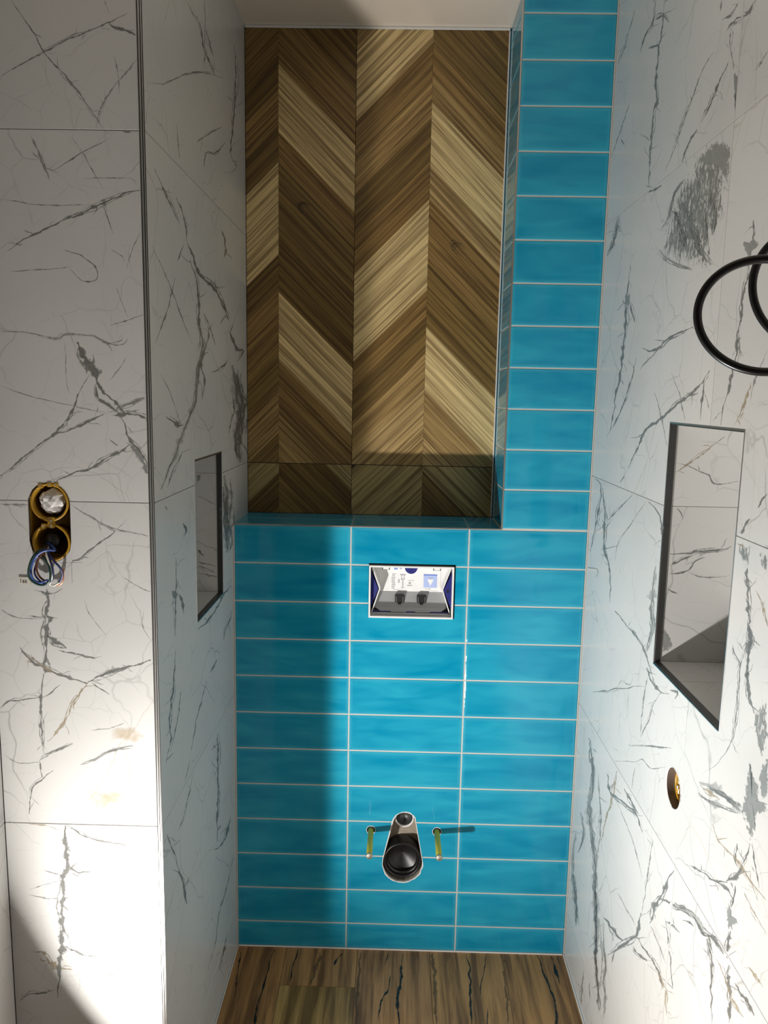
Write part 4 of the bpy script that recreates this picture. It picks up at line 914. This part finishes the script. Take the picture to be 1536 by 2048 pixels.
# crumpled white bag in the upper cup
bm = bmesh.new(); bmesh.ops.create_icosphere(bm, subdivisions=3, radius=.0205)
for v in bm.verts:
    v.co *= 1 + random.uniform(-.20, .16); v.co.y *= .62; v.co.x *= 1.08
me = bpy.data.meshes.new('plastic_bag'); bm.to_mesh(me); bm.free(); me.materials.append(plain('crumpled_white_plastic', (.62, .60, .58), .4))
tag(link('plastic_bag', me, None, (BX[0] + .003, YP + .010, BX[1] + .036)), 'crumpled white plastic stuffed in the upper cup of the amber box', 'plastic wrap')
pw = lambda x, y, off: Vector(on(x, y, 1, YP + off))
wires = [('blue_wire', W_BLUE, 'blue', .0019, [(96, 1086, .012), (106, 1094, -.004), (110, 1101, -.012), (96, 1100, -.020), (80, 1106, -.022), (68, 1120, -.02), (62, 1140, -.018), (66, 1158, -.014), (80, 1165, -.010), (95, 1160, -.012)]),
 ('green_wire', W_GREEN, 'dark green', .0021, [(94, 1088, .012), (88, 1096, -.006), (74, 1104, -.018), (63, 1120, -.026), (57, 1142, -.026), (60, 1157, -.024), (72, 1167, -.020), (86, 1170, -.018), (98, 1163, -.02), (101, 1150, -.022), (97, 1130, -.022), (88, 1116, -.018), (80, 1108, -.012)]),
 ('navy_wire', W_NAVY, 'navy', .0019, [(100, 1086, .012), (100, 1098, -.01), (98, 1108, -.016), (108, 1122, -.020), (119, 1134, -.018), (125, 1147, -.012), (123, 1157, -.008), (117, 1163, -.005)]),
 ('brown_wire', W_BROWN, 'brown', .0018, [(97, 1089, .012), (90, 1100, -.014), (78, 1116, -.017), (73, 1134, -.017), (77, 1150, -.015), (87, 1160, -.012), (97, 1164, -.010)]),
 ('pale_wire', W_WHITE, 'white', .0017, [(99, 1090, .012), (92, 1104, -.016), (97, 1122, -.021), (101, 1140, -.020), (104, 1156, -.014), (100, 1168, -.007), (108, 1171, -.006), (120, 1164, -.006)]),
 ('striped_wire', W_NAVY, 'thin dark', .0017, [(95, 1091, .012), (84, 1106, -.012), (74, 1124, -.012), (69, 1144, -.011), (76, 1158, -.010), (90, 1167, -.009), (104, 1160, -.012), (106, 1140, -.016), (100, 1120, -.018), (92, 1108, -.016)]),
 ('copper_wire', COPPER, 'bare copper', .0010, [(112, 1172, -.005), (122, 1168, -.006), (127, 1158, -.008), (127.5, 1146, -.010), (127, 1137, -.010)])]
for nm, m, cn, r, pts in wires:
    P = [pw(*p) for p in pts]; b0 = P[0]
    o = tag(link(nm, tube(nm, [p - b0 for p in P], r, m, 10, .003), None, b0), cn + (' wire looping out of the amber box on the pier' if 'copper' not in cn else ' wire end curling below the amber box'), 'wire', 'wires hanging from the amber box')
# paper tag with marking
tg = thing('wire_tag', tuple(pw(45, 1160, -.0016)), 'small paper wire tag marked in black below the amber box', 'tag')
a, b = pw(38, 1155, -.0016), pw(60, 1170, -.0016)
hx, hz = (b.x - a.x), (a.z - b.z)
link('paper', box_me('paper', (-hx * .35, -.0004, -hz * .62), (hx * .8, .0004, hz * .42), plain('cream_paper', (.60, .57, .50), .8)), tg)
cu = bpy.data.curves.new('t', 'FONT'); cu.body = '1sa'; cu.size = .0105; cu.align_x = 'LEFT'
to = bpy.data.objects.new('t', cu); COL.objects.link(to); bpy.context.view_layer.update()
tme = bpy.data.meshes.new_from_object(to.evaluated_get(bpy.context.evaluated_depsgraph_get())); bpy.data.objects.remove(to)
tme.transform(Matrix.Rotation(math.pi / 2, 4, 'X')); tme.materials.clear(); tme.materials.append(INK)
link('marking', tme, tg, (-.0055, -.0008, -.0050))

# ------------------------------------------------------------------ round box in the right wall
rb = thing('round_box', (XW, HR[0], HR[1]), 'round brown electrical box sunk into the right marble wall', 'socket box')
def lathe_x(nm, prof, m, n=40):
    return loft(nm, [[(x, r * math.cos(2 * math.pi * i / n), r * math.sin(2 * math.pi * i / n)) for i in range(n)] for r, x in prof], m, caps=False)
link('sleeve', lathe_x('sleeve', [(.0345, .0015), (.0335, .012), (.0330, .050), (.020, .052), (.001, .052)], BROWNT), rb)
link('cut_edge', lathe_x('cut_edge', [(.0345, .0012), (.0358, -.0006), (.0366, -.0004)], CAULK), rb)
ring = link('box_ring', lathe_x('box_ring', [(.0325, .016), (.0300, .014), (.0285, .016), (.0280, .040)], YELLOWP), rb)
ck = link('clip', box_me('clip', (.004, -.0145, -.004), (.018, -.0050, .020), YELLOWP, .001, 1), rb)
link('clip_lug', box_me('clip_lug', (.001, -.0170, .006), (.010, -.0100, .0135), YELLOWP, .001, 1), ck)
link('clip_screw', mesh('clip_screw', [(.0008, -.0135 + .002 * math.cos(a * math.pi / 6), .010 + .002 * math.sin(a * math.pi / 6)) for a in range(12)], [tuple(range(12))], STEEL), ck)

# ------------------------------------------------------------------ coiled black cable hanging from the right wall
def ell(cx_, cy_, a_, b_, t0, t1, n, yc, tilt):
    return [on(cx_ + a_ * math.cos(t), cy_ + b_ * math.sin(t), 1, yc - tilt * math.cos(t)) for t in np.linspace(t0, t1, n)]
pts = ell(1632, 574, 127, 122, .25, 2 * math.pi - .35, 22, -1.205, .045)
pts += ell(1532, 631, 137, 113, -.75, -2 * math.pi + .55, 22, -1.235, .03)[0:]
start = np.array([XW + .010, -1.30, pts[0][2] + .08]); mid = np.array([XW - .035, -1.315, pts[0][2] + .06])
endp = pts[-1] + np.array([.03, -.02, -.05])
P = [start, mid] + pts + [endp]
b0 = Vector(start)
cc = thing('cable_coil', tuple(start), 'black rubber cable coiled in loose loops off the right wall', 'cable')
link('cable', tube('cable', [Vector(p) - b0 for p in P], .0040, RUBBER, 16, .004), cc)
g = link('grommet', lathe_x('grommet', [(.004, -.018), (.009, -.018), (.010, -.0108), (.001, -.0108)], RUBBER, 24), cc)
